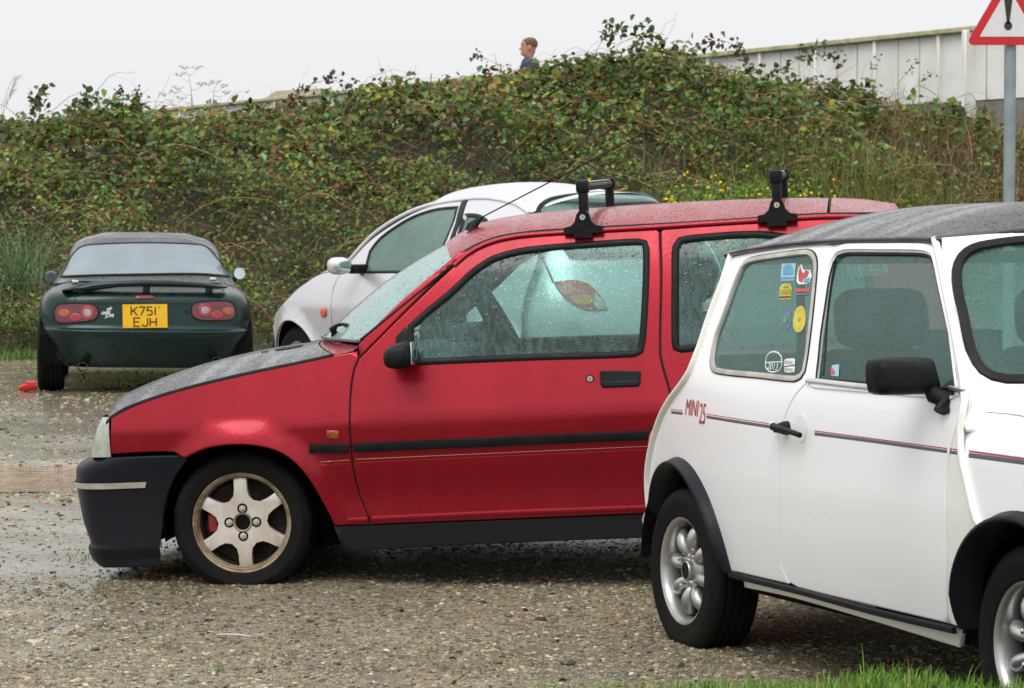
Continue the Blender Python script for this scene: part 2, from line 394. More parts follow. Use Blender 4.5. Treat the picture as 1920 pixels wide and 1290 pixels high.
def grid_obj(name, rows, mat, parent=None, closed=False, flip=False, skip=None, smooth=True):
    n = len(rows[0]); V = [p for r in rows for p in r]; Fs = []
    for i in range(len(rows)-1):
        for k in range(n if closed else n-1):
            f = (i*n+k, i*n+(k+1) % n, (i+1)*n+(k+1) % n, (i+1)*n+k)
            if skip and skip(*[Vector(V[j]) for j in f]): continue
            Fs.append(f[::-1] if flip else f)
    return mesh_from(name, V, Fs, mat, parent, smooth)
def loft_sym(name, stations, mat, parent=None, nq=25, rim=.0):
    # stations: (x_edge, half_width, z_edge, z_crown, x_bow, power)
    rows = []
    for xe, w, ze, zc, bow, pw in stations:
        row = []
        for k in range(nq):
            q = -1+2*k/(nq-1); q = math.copysign(1-(1-abs(q))**1.5, q)
            row.append((xe+bow*(1-q*q), w*q, ze+(zc-ze)*(1-abs(q)**pw)))
        rows.append(row)
    return grid_obj(name, rows, mat, parent)
# ---- outlines
def resample(pts, res, closed=True, sharp=38):
    n = len(pts); P = [np.array(p, float) for p in pts]; out = []
    def is_sharp(i):
        if not closed and (i == 0 or i == n-1): return True
        a = P[i]-P[i-1]; b = P[(i+1) % n]-P[i]
        na, nb = np.linalg.norm(a), np.linalg.norm(b)
        if na < 1e-9 or nb < 1e-9: return True
        return math.degrees(math.acos(max(-1, min(1, float(a@b/na/nb))))) > sharp
    S = [is_sharp(i) for i in range(n)]
    for i in range(n if closed else n-1):
        p1, p2 = P[i], P[(i+1) % n]; L = np.linalg.norm(p2-p1)
        t1 = (p2-p1) if S[i] else (p2-P[i-1])*L/(L+np.linalg.norm(p1-P[i-1]))
        j = (i+1) % n
        t2 = (p2-p1) if S[j] else (P[(j+1) % n]-p1)*L/(L+np.linalg.norm(P[(j+1) % n]-p2))
        k = max(1, int(round(L/res)))
        for q in range(k):
            u = q/k; out.append((2*u**3-3*u**2+1)*p1+(u**3-2*u**2+u)*t1+(-2*u**3+3*u**2)*p2+(u**3-u**2)*t2)
    if not closed: out.append(P[-1])
    return np.array(out)
def in_poly(px, py, poly):
    x, y = poly[:, 0], poly[:, 1]; x2, y2 = np.roll(x, -1), np.roll(y, -1); c = np.zeros(px.shape, bool)
    for a, b, a2, b2 in zip(x, y, x2, y2):
        if b == b2: continue
        c ^= ((b > py) != (b2 > py)) & (px < (a2-a)*(py-b)/(b2-b)+a)
    return c
def poly_dist(px, py, poly):
    A = poly; B = np.roll(poly, -1, 0); d = np.full(px.shape, 1e9)
    for a, b in zip(A, B):
        ab = b-a; L = ab@ab+1e-12; t = np.clip(((px-a[0])*ab[0]+(py-a[1])*ab[1])/L, 0, 1)
        d = np.minimum(d, np.hypot(px-a[0]-t*ab[0], py-a[1]-t*ab[1]))
    return d
def nrm_of(mapf, u, v, out):
    e = 1e-3; a = np.array(mapf(u+e, v))-np.array(mapf(u-e, v)); b = np.array(mapf(u, v+e))-np.array(mapf(u, v-e))
    n = np.cross(a, b); n /= (np.linalg.norm(n)+1e-12)
    return -n if n@np.array(out) < 0 else n
def inset(poly, d):
    # move a resampled outline inwards by d
    P = np.asarray(poly, float); A = P-np.roll(P, 1, 0); B = np.roll(P, -1, 0)-P
    area = .5*np.sum(P[:, 0]*np.roll(P[:, 1], -1)-np.roll(P[:, 0], -1)*P[:, 1])
    def nn(t): t = t/(np.linalg.norm(t, axis=1, keepdims=True)+1e-9); return np.stack([-t[:, 1], t[:, 0]], 1)
    N = nn(A)+nn(B); N /= (np.linalg.norm(N, axis=1, keepdims=True)+1e-9)
    return P+N*d*(1 if area > 0 else -1)
def panel(name, outline, mapf, out, mat, parent, holes=(), res=.035, rim=.014, edge=.0022, off=0., sharp=38, raw=False, tilt=.75):
    O = np.asarray(outline, float) if raw else resample(outline, res, sharp=sharp)
    H = [np.asarray(h, float) for h in holes]
    x0, y0 = O.min(0); x1, y1 = O.max(0)
    gx, gy = np.meshgrid(np.arange(x0+res/2, x1, res), np.arange(y0+res/2, y1, res)); gx[1::2] += res/2
    gx, gy = gx.ravel(), gy.ravel()
    k = in_poly(gx, gy, O) & (poly_dist(gx, gy, O) > res*.7)
    for h in H: k &= ~in_poly(gx, gy, h) & (poly_dist(gx, gy, h) > res*.7)
    gx, gy = gx[k], gy[k]
    if tilt and edge:
        # a narrow second ring keeps the rolled edge of the sheet narrow
        R2 = np.concatenate([inset(O, .005)]+[inset(h, -.005) for h in H]); k = in_poly(R2[:, 0], R2[:, 1], O) & (poly_dist(R2[:, 0], R2[:, 1], O) > .004)
        for h in H: k &= ~in_poly(R2[:, 0], R2[:, 1], h) & (poly_dist(R2[:, 0], R2[:, 1], h) > .004)
        gx = np.concatenate([gx, R2[k, 0]]); gy = np.concatenate([gy, R2[k, 1]])
    pts = [tuple(p) for p in O]; edges = [(i, (i+1) % len(O)) for i in range(len(O))]; loops = [list(range(len(O)))]
    for h in H:
        b = len(pts); pts += [tuple(p) for p in h]; edges += [(b+i, b+(i+1) % len(h)) for i in range(len(h))]; loops.append(list(range(b, b+len(h))))
    pts += list(zip(gx.tolist(), gy.tolist()))
    vo, eo, fo, ov, oe, of = delaunay_2d_cdt([Vector(p) for p in pts], edges, [], 0, 1e-6)
    vo = np.array([(v.x, v.y) for v in vo]); remap = {}
    for i, src in enumerate(ov):
        for s in src: remap[s] = i
    F = np.array([f for f in fo if len(f) == 3]); C = vo[F].mean(1)
    keep = in_poly(C[:, 0], C[:, 1], O)
    for h in H: keep &= ~in_poly(C[:, 0], C[:, 1], h)
    F = F[keep]
    V = []; N = []
    for u, v in vo:
        n = nrm_of(mapf, u, v, out); N.append(n); V.append(np.array(mapf(u, v), float)+n*off)
    # wind the triangles outwards
    VA, NA = np.array(V), np.array(N); tn = np.cross(VA[F[:, 1]]-VA[F[:, 0]], VA[F[:, 2]]-VA[F[:, 0]])
    if np.sum(tn*NA[F].mean(1)) < 0: F = F[:, ::-1]
    F = [tuple(int(a) for a in f) for f in F]
    cen_pts = np.array(V)
    for li, lp in enumerate(loops):
        ids = []
        for s in lp:
            r = remap.get(s)
            if r is not None and (not ids or ids[-1] != r): ids.append(r)
        pos = [vo[i] for i in ids]; n = len(ids); area = sum(pos[i][0]*pos[(i+1) % n][1]-pos[(i+1) % n][0]*pos[i][1] for i in range(n))
        base = len(V); 
        for i in range(n):
            a, b = V[ids[i-1]], V[ids[(i+1) % n]]; nn_ = N[ids[i]]; t = b-a; o = np.cross(t, nn_); o /= (np.linalg.norm(o)+1e-12)
            # outward in-surface direction, away from the sheet
            uv = pos[i]; 
            tst = np.array(mapf(*(uv+ (pos[(i+1) % n]-pos[i-1])[::-1]*np.array([1, -1])*1e-3/ (np.linalg.norm(pos[(i+1) % n]-pos[i-1])+1e-9))))-np.array(mapf(*uv))
            sgn = 1 if area > 0 else -1
            if li > 0: sgn = -sgn
            d = tst*sgn
            if o@d < 0: o = -o
            V.append(V[ids[i]]-nn_*(rim+edge)); N.append(o)
            V[ids[i]] = V[ids[i]]-nn_*edge; N[ids[i]] = (nn_+tilt*o)/np.linalg.norm(nn_+tilt*o)
        for i in range(n):
            a, b, c, d = ids[i], ids[(i+1) % n], base+(i+1) % n, base+i
            f = (a, b, c, d); fn = np.cross(V[b]-V[a], V[d]-V[a])
            if fn@N[d] < 0: f = f[::-1]
            F.append(f)
    return mesh_from(name, V, F, mat, parent, True, N)
def strip(name, line, mapf, out, w, h, mat, parent, closed=False, res=.03, off=0., n=5, sharp=38, raw=False, bm=None):
    L = np.asarray(line, float) if raw else resample(line, res, closed, sharp)
    P = []; N = []
    for u, v in L:
        nn_ = nrm_of(mapf, u, v, out); P.append(np.array(mapf(u, v), float)+nn_*off); N.append(nn_)
    m = len(P); rows = []
    for i in range(m):
        a = P[i-1] if (closed or i > 0) else P[0]; b = P[(i+1) % m] if (closed or i < m-1) else P[-1]
        t = (b-a); t /= (np.linalg.norm(t)+1e-12); bn = np.cross(N[i], t)
        ws = w if not callable(w) else w(i/(m-1))
        row = []
        for k in range(n):
            a_ = math.pi*k/(n-1); cx = math.cos(a_); sx_ = math.sin(a_)
            cx = math.copysign(abs(cx)**.6, cx); sx_ = sx_**.6
            row.append(tuple(P[i]+bn*cx*ws/2+N[i]*(sx_*h-.0004)))
        rows.append(row)
    if closed: rows.append(rows[0])
    o = grid_obj(name, rows, mat, parent)
    me = o.data
    bmx = bmesh.new(); bmx.from_mesh(me)
    if closed: bmesh.ops.remove_doubles(bmx, verts=bmx.verts, dist=1e-6)
    if not closed:
        for r in (0, m-1):
            bmx.verts.ensure_lookup_table(); bmx.faces.new([bmx.verts[r*n+k] for k in range(n)])
    bmesh.ops.recalc_face_normals(bmx, faces=bmx.faces); bmx.to_mesh(me); bmx.free()
    me.polygons.foreach_set('use_smooth', [True]*len(me.polygons)); me.set_sharp_from_angle(angle=math.radians(60))
    return o
def prism(name, poly, basis, depth, mat, parent, bevel=0.):
    # poly in the (a, b) plane of basis=(origin, a, b); extruded along a x b by depth
    o, a, b = [Vector(v) for v in basis]; c = a.cross(b).normalized()
    bm = bmesh.new(); lo = [bm.verts.new(o+a*x+b*y) for x, y in poly]; hi = [bm.verts.new(o+a*x+b*y+c*depth) for x, y in poly]
    n = len(poly); top = bm.faces.new(hi); bm.faces.new(lo[::-1])
    for i in range(n): bm.faces.new((lo[i], lo[(i+1) % n], hi[(i+1) % n], hi[i]))
    if bevel: bmesh.ops.bevel(bm, geom=[e for e in top.edges], offset=bevel, segments=2, affect='EDGES', profile=.6)
    return bm_obj(name, bm, mat, parent, True, 40)
def font_mesh(s, size, depth, bold=0., shear=0., res=3):
    cu = bpy.data.curves.new('glyphs', 'FONT'); cu.body = s; cu.size = size; cu.extrude = depth; cu.align_x = 'CENTER'; cu.align_y = 'CENTER'
    cu.offset = bold; cu.shear = shear; cu.resolution_u = res
    o = bpy.data.objects.new('glyphs', cu); COL.objects.link(o)
    dg = bpy.context.evaluated_depsgraph_get(); me = bpy.data.meshes.new_from_object(o.evaluated_get(dg))
    bpy.data.objects.remove(o); bpy.data.curves.remove(cu); return me
def text(name, s, size, origin, right, up, mat, parent, sx=1., depth=.0006, bold=0., shear=0.):
    me = font_mesh(s, size, depth, bold, shear)
    r = Vector(right).normalized(); u = Vector(up); u = (u-r*u.dot(r)).normalized(); n = r.cross(u)
    me.transform(Matrix(((r.x*sx, u.x, n.x, origin[0]), (r.y*sx, u.y, n.y, origin[1]), (r.z*sx, u.z, n.z, origin[2]), (0, 0, 0, 1))))
    me.materials.clear(); return link(name, me, parent, mat)
def text_on(name, s, size, u0, v0, mapf, out, mat, parent, sx=1., bold=0., shear=0., lift=.001, flip=1):
    # lettering that follows a curved panel
    me = font_mesh(s, size, 0., bold, shear); bm = bmesh.new(); bm.from_mesh(me)
    bmesh.ops.subdivide_edges(bm, edges=[e for e in bm.edges if e.calc_length() > .02], cuts=2, use_grid_fill=False)
    for v in bm.verts:
        u, w = u0+v.co.x*sx*flip, v0+v.co.y; v.co = Vector(mapf(u, w))+Vector(nrm_of(mapf, u, w, out))*lift
    bm.to_mesh(me); bm.free(); me.materials.clear(); return link(name, me, parent, mat)
GLYPH = {'K': [[(0, 0), (0, 1)], [(1, 1), (.12, .45)], [(.35, .62), (1, 0)]], '7': [[(0, 1), (1, 1), (.35, 0)]], '5': [[(.92, 1), (.12, 1), (.06, .55), (.5, .62), (.85, .5), (.95, .3), (.85, .1), (.5, 0), (.05, .06)]], '1': [[(.3, 0), (.3, 1)]],
         'E': [[(1, 1), (0, 1), (0, 0), (1, 0)], [(0, .52), (.85, .52)]], 'J': [[(.9, 1), (.9, .25), (.75, .04), (.45, 0), (.15, .06), (.02, .28)]], 'H': [[(0, 0), (0, 1)], [(1, 0), (1, 1)], [(0, .5), (1, .5)]]}
def plate_letter(ch, x0, z0, w, h, st, fr, mat, parent):
    # fr maps plate (across, up) to space; strokes of even width like a pressed plate
    bm = bmesh.new(); q = 0.
    for line in GLYPH[ch]:
        P = [Vector((x0+w*a, z0+h*b)) for a, b in line]; L, R = [], []
        for i, p in enumerate(P):
            d0 = (p-P[i-1]).normalized() if i else (P[1]-p).normalized(); d1 = (P[i+1]-p).normalized() if i < len(P)-1 else d0
            n = Vector((-(d0.y+d1.y), d0.x+d1.x)).normalized(); k = 1/max(.5, n.dot(Vector((-d0.y, d0.x)))); e = (d0 if i else -d1)*0
            L.append(p+n*st/2*k); R.append(p-n*st/2*k)
        q += .00012
        lv = [bm.verts.new(fr(a.x, a.y, q)) for a in L]; rv = [bm.verts.new(fr(a.x, a.y, q)) for a in R]
        for i in range(len(P)-1): bm.faces.new((lv[i], lv[i+1], rv[i+1], rv[i]))
    return bm_obj('letter', bm, mat, parent)
def disc(name, c, r, n, mat, parent, depth=.004, seg=20, ax=None):
    n = Vector(n).normalized(); a = n.orthogonal().normalized() if ax is None else Vector(ax); b = n.cross(a)
    return prism(name, [(r*math.cos(2*math.pi*k/seg), r*math.sin(2*math.pi*k/seg)) for k in range(seg)], (c, a, b), depth, mat, parent)
def ellipsoid(name, c, s, mat, parent, rot=None, seg=20, pw=1.):
    bm = bmesh.new(); bmesh.ops.create_uvsphere(bm, u_segments=seg, v_segments=seg//2+2, radius=1)
    for v in bm.verts:
        v.co = Vector([math.copysign(abs(x)**pw, x) for x in v.co]); v.co = Vector((v.co.x*s[0], v.co.y*s[1], v.co.z*s[2]))
        if rot is not None: v.co = rot @ v.co
        v.co += Vector(c)
    return bm_obj(name, bm, mat, parent, True)

# ------------------------------------------------------------------ where the cars stand
POSE_RED = (-0.868, 11.086, -0.03), 3.0281, 0.05, 0
POSE_WHITE = (1.871, 7.263, 0.014), -1.207, -0.015, 0
POSE_SILVER = (-0.801, 19.54, 0.03), 2.154, 0.017, 0
POSE_GREEN = (-3.136, 24.808, -0.087), 1.707, 0.008, 0.015

def pose(p):
    t, head, pitch, roll = p
    return Matrix.Translation(t) @ Matrix.Rotation(head, 4, 'Z') @ Matrix.Rotation(pitch, 4, 'Y') @ Matrix.Rotation(roll, 4, 'X')
OUT = {1: (0, 1, 0), -1: (0, -1, 0)}

# ------------------------------------------------------------------ wheels
def tyre_prof(R, rb, w, grooves=True):
    p = [(rb-.004, -w*.42), (rb+.006, -w*.47), ((R+rb)/2, -w*.5), (R-.022, -w*.475), (R-.006, -w*.42), (R, -w*.36)]
    if grooves:
        for g in (-.24, -.08, .08, .24):
            p += [(R, w*(g-.022)), (R-.008, w*(g-.018)), (R-.008, w*(g+.018)), (R, w*(g+.022))]
    p += [(R, w*.36), (R-.006, w*.42), (R-.022, w*.475), ((R+rb)/2+.006, w*.5), ((R+rb)/2+.003, w*.497), (rb+.012, w*.475), (rb+.006, w*.47), (rb-.004, w*.42)]
    return p
def tread_bm(R, w, n=64):
    # cross cuts of the tread: small raised shoulder blocks
    bm = bmesh.new()
    for k in range(n):
        a = 2*math.pi*k/n
        for s in (-1, 1):
            vs = add_box(bm, (R-.004, s*w*.385, 0), (.012, w*.13, 2*math.pi*R/n*.62), .002, seg=1)
            bmesh.ops.rotate(bm, cent=(0, 0, 0), matrix=Matrix.Rotation(a, 3, 'Y'), verts=vs)
    return bm
def star_wheel(car, loc, side, R=.250, w=.175, spin=0.):
    e = part_empty('wheel', car, loc, (0, 0, 0 if side > 0 else math.pi))
    lathe('tyre', tyre_prof(R, .176, w), M['tyre'], e, 72)
    y0 = w*.42
    lathe('rim_barrel', [(.174, -.075), (.160, -.07), (.152, -.04), (.150, .0), (.154, .035), (.158, .055), (.162, y0-.004)], M['rust'], e, 56)
    lathe('rim_lip', [(.157, y0-.022), (.161, y0-.006), (.167, y0), (.170, y0-.001), (.172, y0+.004), (.1775, y0+.006), (.181, y0+.002), (.180, y0-.010)], M['rimdirt'], e, 72)
    pts = []
    for k in range(6):
        a = math.radians(90+60*k)+spin
        def P(r, da): pts.append((r*math.cos(a+da), r*math.sin(a+da)))
        P(.079, -math.radians(30)); P(.083, -math.radians(24)); P(.098, -.285); P(.120, -.195); P(.145, -.158); P(.160, -.155); P(.160, 0); P(.160, .155); P(.145, .158); P(.120, .195); P(.098, .285); P(.083, math.radians(24))
    prism('spokes', pts, ((0, y0-.040, 0), (-1, 0, 0), (0, 0, 1)), .026, M['alloy'], e, .008)
    lathe('hub_ring', [(.036, y0-.018), (.0345, y0-.0115), (.0315, y0-.010), (.029, y0-.012), (.028, y0-.03)], M['rimdirt'], e, 28)
    lathe('hub_cap', [(.0285, y0-.016), (.027, y0-.0125), (.022, y0-.0135), (.0005, y0-.013)], M['dark'], e, 24)
    for k in range(4):
        a = math.radians(90*k)+spin; x, z = .049*math.cos(a), .049*math.sin(a)
        o = lathe('bolt_socket', [(.0185, .002), (.0175, .0040), (.0125, .0030), (.010, -.004)], M['dark'], e, 18); o.location = (x, y0-.0155, z)
        o = lathe('wheel_bolt', [(.0095, -.002), (.009, .005), (.006, .008), (.0004, .0085)], M['trim'], e, 6); o.location = (x, y0-.0165, z)
    lathe('brake_disc', [(.148, .004), (.148, .0), (.125, .0), (.06, .002), (.001, .002)], M['rust'], e, 40)
    box('brake_caliper', (.115*(1 if side > 0 else -1), .01, .0), (.035, .05, .07), M['redcal'], e, .01)
    return e
def petal_wheel(car, loc, side, R=.252, w=.165, spin=.2):
    e = part_empty('wheel', car, loc, (0, 0, 0 if side > 0 else math.pi))
    lathe('tyre', tyre_prof(R, .163, w), M['tyre'], e, 72)
    y0 = w*.42
    lathe('rim_lip', [(.150, -.07), (.146, -.02), (.143, .004), (.143, .020), (.146, .040), (.149, y0-.014), (.153, y0-.003), (.158, y0+.002), (.1655, y0+.005), (.1685, y0+.001), (.167, y0-.010)], M['alloy2'], e, 72, angle=50)
    lathe('back_plate', [(.144, .004), (.10, .002), (.001, .002)], M['dark'], e, 40)
    bm = bmesh.new()
    for k in range(8):
        a = spin+math.radians(45*k)
        r = bmesh.ops.create_uvsphere(bm, u_segments=16, v_segments=10, radius=1); vs = r['verts']
        for v in vs:
            t = (v.co.x+1)/2
            wdt = .0165+.0085*t
            v.co = Vector((.094+v.co.x*.052, .030+v.co.y*.027+.010*(1-v.co.x**2), v.co.z*wdt))
        bmesh.ops.rotate(bm, cent=(0, 0, 0), matrix=Matrix.Rotation(-a, 3, 'Y'), verts=vs)
    add_lathe(bm, [(.066, .0), (.062, .034), (.050, .046), (.001, .047)], 32)
    bm_obj('spokes', bm, M['alloy2'], e, True, 60)
    lathe('hub_cap', [(.031, .040), (.031, .060), (.028, .064), (.026, .0635)], M['alloy2'], e, 28)
    lathe('hub_centre', [(.0262, .063), (.001, .0635)], M['plastic'], e, 28)
    for k in range(4):
        a = spin+math.radians(22.5+90*k); x, z = .058*math.cos(a), .058*math.sin(a)
        o = lathe('wheel_nut', [(.011, .0), (.0105, .022), (.008, .030), (.0005, .033)], M['chrome'], e, 12); o.location = (x, .036, z)
    tube('valve', [(.118, .03, .03), (.112, y0-.012, .03)], .004, M['rubber'], e, 6)
    return e
def plain_wheel(car, loc, side, R, w, rb=.172, spokes=7):
    e = part_empty('wheel', car, loc, (0, 0, 0 if side > 0 else math.pi))
    lathe('tyre', tyre_prof(R, rb, w), M['tyre'], e, 56)
    y0 = w*.42
    lathe('rim_lip', [(rb-.03, -.05), (rb-.03, y0-.03), (rb-.012, y0-.006), (rb, y0+.004), (rb+.004, y0-.006)], M['alloy2'], e, 48)
    lathe('back_plate', [(rb-.03, -.005), (.001, -.005)], M['dark'], e, 32)
    pts = []
    for k in range(spokes):
        a = 2*math.pi*k/spokes
        for r, da in ((.07, -math.pi/spokes), (rb-.03, -.16), (rb-.012, -.16), (rb-.012, .16), (rb-.03, .16)): pts.append((r*math.cos(a+da), r*math.sin(a+da)))
    prism('spokes', pts, ((0, y0-.035, 0), (-1, 0, 0), (0, 0, 1)), .022, M['alloy2'], e, .005)
    return e
def torus_bm(bm, c, R, r, Rm, n=36, k=8):
    rings = []
    for i in range(n):
        a = 2*math.pi*i/n; ring = []
        for j in range(k):
            b = 2*math.pi*j/k
            p = Vector(((R+r*math.cos(b))*math.cos(a), (R+r*math.cos(b))*math.sin(a), r*math.sin(b)))
            ring.append(bm.verts.new(Rm @ p+Vector(c)))
        rings.append(ring)
    for i in range(n):
        for j in range(k): bm.faces.new((rings[i][j], rings[i][(j+1) % k], rings[(i+1) % n][(j+1) % k], rings[(i+1) % n][j]))
def steering_wheel(car, c, tilt):
    bm = bmesh.new(); Rm = Matrix.Rotation(tilt, 3, 'Y'); torus_bm(bm, c, .187, .021, Rm)
    for a in (0, 2.3, -2.3): add_tube(bm, [Vector(c), Vector(c)+Rm @ Vector((.185*math.cos(a), .185*math.sin(a), 0))], .018, 6)
    add_tube(bm, [Vector(c), Vector(c)+Rm @ Vector((0, 0, -.30))], .03, 8)
    return bm_obj('steering_wheel', bm, M['plastic'], car, True, 50)
def seat(car, x, y, zc=.30, ztop=1.0, w=.46, rake=.28, head=True, name='seat', hw=.27, hh=.17, mat=None):
    m = mat or M['seat']
    e = part_empty(name, car, (x, y, 0))
    box('cushion', (.22, 0, zc), (.50, w, .16), m, e, .05, seg=3)
    R = Matrix.Rotation(-rake, 3, 'Y'); h = ztop-zc-(.16 if head else 0)
    box('backrest', (-.02-math.sin(rake)*h/2, 0, zc+h/2), (.13, w, h), m, e, .055, R, 3)
    if head: box('headrest', (-.02-math.sin(rake)*(h+.08), 0, zc+h+hh/2+.02), (.10, hw, hh), m, e, .045, R, 3)
    return e

# ------------------------------------------------------------------ red hatchback
def build_red():
    W = red_W; W0 = red_W0
    car = thing('red_hatchback', 'red three door hatchback with black wet bonnet and two roof bars in the middle', 'car', matrix=pose(POSE_RED))
    arch = [(-0.345,0.223), (-0.328,0.269), (-0.3,0.328), (-0.265,0.397), (-0.22,0.456), (-0.159,0.5), (-0.07,0.523), (0.023,0.527), (0.1,0.517), (0.181,0.486)]
    bon = [(0.451,0.642), (0.324,0.692), (0.195,0.726), (0.05,0.756), (-0.127,0.787), (-0.269,0.808), (-0.361,0.825), (-0.453,0.836)]
    gap = [(-0.456,0.808), (-0.44,0.771), (-0.428,0.707), (-0.421,0.6), (-0.421,0.511), (-0.421,0.437), (-0.436,0.327), (-0.46,0.252), (-0.466,0.22)]
    topgap = [(-0.793,1.115), (-0.853,1.159), (-0.948,1.195), (-1.06,1.209), (-1.234,1.213), (-1.422,1.214), (-1.518,1.214)]
    rgap = [(-1.53,1.202), (-1.53,1.052), (-1.518,0.774), (-1.526,0.73), (-1.546,0.652), (-1.552,0.615)]+[(-1.575, .52), (-1.59, .40), (-1.60, .222)]
    win = [(-0.664,0.777), (-0.631,0.861), (-0.634,0.915), (-0.69,0.963), (-0.778,1.03), (-0.867,1.106), (-0.9,1.126), (-0.934,1.145), (-1.021,1.166), (-1.131,1.175), (-1.279,1.179), (-1.453,1.181), (-1.481,1.173), (-1.49,1.145), (-1.485,1.008), (-1.468,0.826), (-1.457,0.784), (-1.429,0.772), (-1.051,0.776)]
    rwin = [(-1.561,0.82), (-1.568,1.041), (-1.574,1.148), (-1.594,1.177), (-1.646,1.184), (-1.874,1.186)]+[(-2.05, 1.155), (-2.17, 1.14), (-2.24, 1.09), (-2.26, 1.00), (-2.25, .86), (-2.20, .80), (-2.0, .782)]+[(-1.635,0.784), (-1.59,0.781), (-1.565,0.792)]
    rarch = [(-2.27+.285*math.cos(a), .245+.285*math.sin(a)) for a in [math.radians(x) for x in (-5, 15, 35, 55, 75, 90, 105, 125, 145, 160)]]
    for s in (1, -1):
        mp = lambda u, v, s=s: (u, s*W(u, v), v)
        o = OUT[s]
        far = s < 0
        wing = inset(resample(bon+gap+arch+[(0.219,0.506), (0.458,0.505)], .03), .0025)
        panel('front_wing', wing, mp, o, M['red'], car, raw=True, res=.03)
        dO = inset(resample([(-0.456,0.808)]+topgap+rgap+gap[::-1][:-1], .03), .0035)
        wO = resample(win, .025); rO = resample(rwin, .03)
        panel('door', dO, mp, o, M['red'], car, holes=[inset(wO, .010)], raw=True, res=.032)
        quarter = inset(resample(rgap+rarch+[(-2.60, .42), (-2.70, .43), (-2.70, .55), (-2.67, .70), (-2.60, .86), (-2.48, 1.04), (-2.36, 1.19), (-2.30, 1.215)]+[(-2.08, 1.222)]+[(-1.871,1.219), (-1.703,1.218), (-1.537,1.213)], .03), .0035)
        panel('rear_quarter', quarter, mp, o, M['red'], car, holes=[inset(rO, .010)], raw=True, res=.035)
        panel('pillar', [(-0.457,0.858), (-0.511,0.913), (-0.626,1.016), (-0.794,1.145), (-0.82,1.168), (-0.856,1.168), (-0.79,1.121), (-0.46,0.815)], mp, o, M['red'], car, res=.03)
        # seals, panes
        strip('window_seal', inset(wO, .010), mp, o, .026, .006, M['rubber'], car, True, raw=True, off=-.002)
        strip('window_seal', inset(rO, .010), mp, o, .028, .007, M['rubber'], car, True, raw=True, off=-.002)
        panel('door_window', inset(wO, .008), mp, o, M['glass_far' if far else 'glass_red'], car, raw=True, off=-.006, rim=.004, res=.05)
        panel('side_window', inset(rO, .008), mp, o, M['glass_far' if far else 'glass_red'], car, raw=True, off=-.006, rim=.004, res=.05)
        # shut lines
        strip('shut_line', gap, mp, o, .016, .001, M['gap'], car, off=-.009)
        strip('shut_line', rgap, mp, o, .016, .001, M['gap'], car, off=-.009)
        strip('shut_line', [gap[0]]+topgap, mp, o, .018, .001, M['gap'], car, off=-.009)
        strip('roof_rail', topgap+[(-1.703,1.216), (-1.871,1.219)]+[(-2.08, 1.222), (-2.29, 1.214)], mp, o, .05, .002, M['gap'], car, off=-.014)
        strip('gutter', topgap+[(-1.703,1.216), (-1.871,1.219)]+[(-2.08, 1.222), (-2.29, 1.214)], mp, o, .012, .004, M['rubber'], car, off=-.002)
        # sill and ledge
        panel('sill', [(-0.346,0.22), (-0.465,0.218)]+[(-1.99, .221), (-1.985, .135)]+[(-1.426,0.138), (-0.672,0.135), (-0.369,0.127)], mp, o, M['sill'], car, off=-.006, res=.04)
        strip('door_ledge', [(-0.478,0.244), (-0.954,0.247)]+[(-1.595, .246)], mp, o, .020, .014, M['red'], car)
        strip('wing_ledge', [(-0.387,0.242), (-0.461,0.243)], mp, o, .018, .012, M['red'], car)
        # bump strips and coach lines
        strip('bump_strip', [(-0.272,0.503), (-0.412,0.496)], mp, o, .036, .016, M['plastic'], car)
        strip('bump_strip', [(-0.431,0.498)]+[(-1.572, .501)], mp, o, .036, .016, M['plastic'], car)
        strip('bump_strip', [(-1.58, .501), (-1.96, .501)], mp, o, .036, .016, M['plastic'], car)
        for off_, mt in ((0, 'cream_line'), (-.012, 'stripe_red')):
            strip('coach_line', [(x, z+off_) for x, z in [(-0.31,0.453), (-0.411,0.455)]], mp, o, .004, .0006, M[mt], car, n=3)
            strip('coach_line', [(x, z+off_) for x, z in [(-0.434,0.457), (-1.457,0.461)]], mp, o, .004, .0006, M[mt], car, n=3)
        # handle, lock, repeater
        hd = [(-1.305,0.726), (-1.307,0.679), (-1.316,0.67), (-1.437,0.669), (-1.446,0.676), (-1.449,0.718), (-1.439,0.723), (-1.316,0.728)]
        h = panel('door_handle', hd, mp, o, M['plastic'], car, res=.02, off=.006, rim=.02)
        panel('handle_recess', [(x*.9+h_c*.1, z*.35+.65*zc) for (x, z), h_c, zc in [((a, b), -1.385, .672) for a, b in hd]], mp, o, M['plastic'], h, res=.02, off=.0085)
        x, z = [(-1.271,0.704)][0]
        lk = disc('door_lock', (x, s*(W(x, z)+.001), z), .014, (0, s, 0), M['rubber'], car, .003)
        disc('lock_face', (x, s*(W(x, z)+.004), z), .010, (0, s, 0), M['trim'], lk, .002)
        box('lock_slot', (x, s*(W(x, z)+.007), z), (.0025, .002, .010), M['gap'], lk, .0005)
        panel('repeater_lamp', [(-0.34,0.564), (-0.381,0.561), (-0.379,0.533), (-0.338,0.537)], mp, o, M['amber_dark'], car, res=.02, off=.008, rim=.012)
        # mirror
        panel('mirror_sail', [(-0.59,0.878), (-0.625,0.912), (-0.647,0.861), (-0.655,0.779), (-0.588,0.77)], mp, o, M['plastic'], car, res=.03, off=.003)
        bm = bmesh.new(); r = bmesh.ops.create_uvsphere(bm, u_segments=24, v_segments=14, radius=1)
        for v in r['verts']:
            c = v.co.copy(); q = [math.copysign(abs(k)**.62, k) for k in c]
            xx = q[0]*.054; front = (q[0]+1)/2
            hgt = .049*(1-.28*front**2)
            v.co = Vector((-.622+xx, s*(.862+q[1]*.085), .823+q[2]*hgt-.012*front))
        m = bm_obj('door_mirror', bm, M['plastic'], car, True)
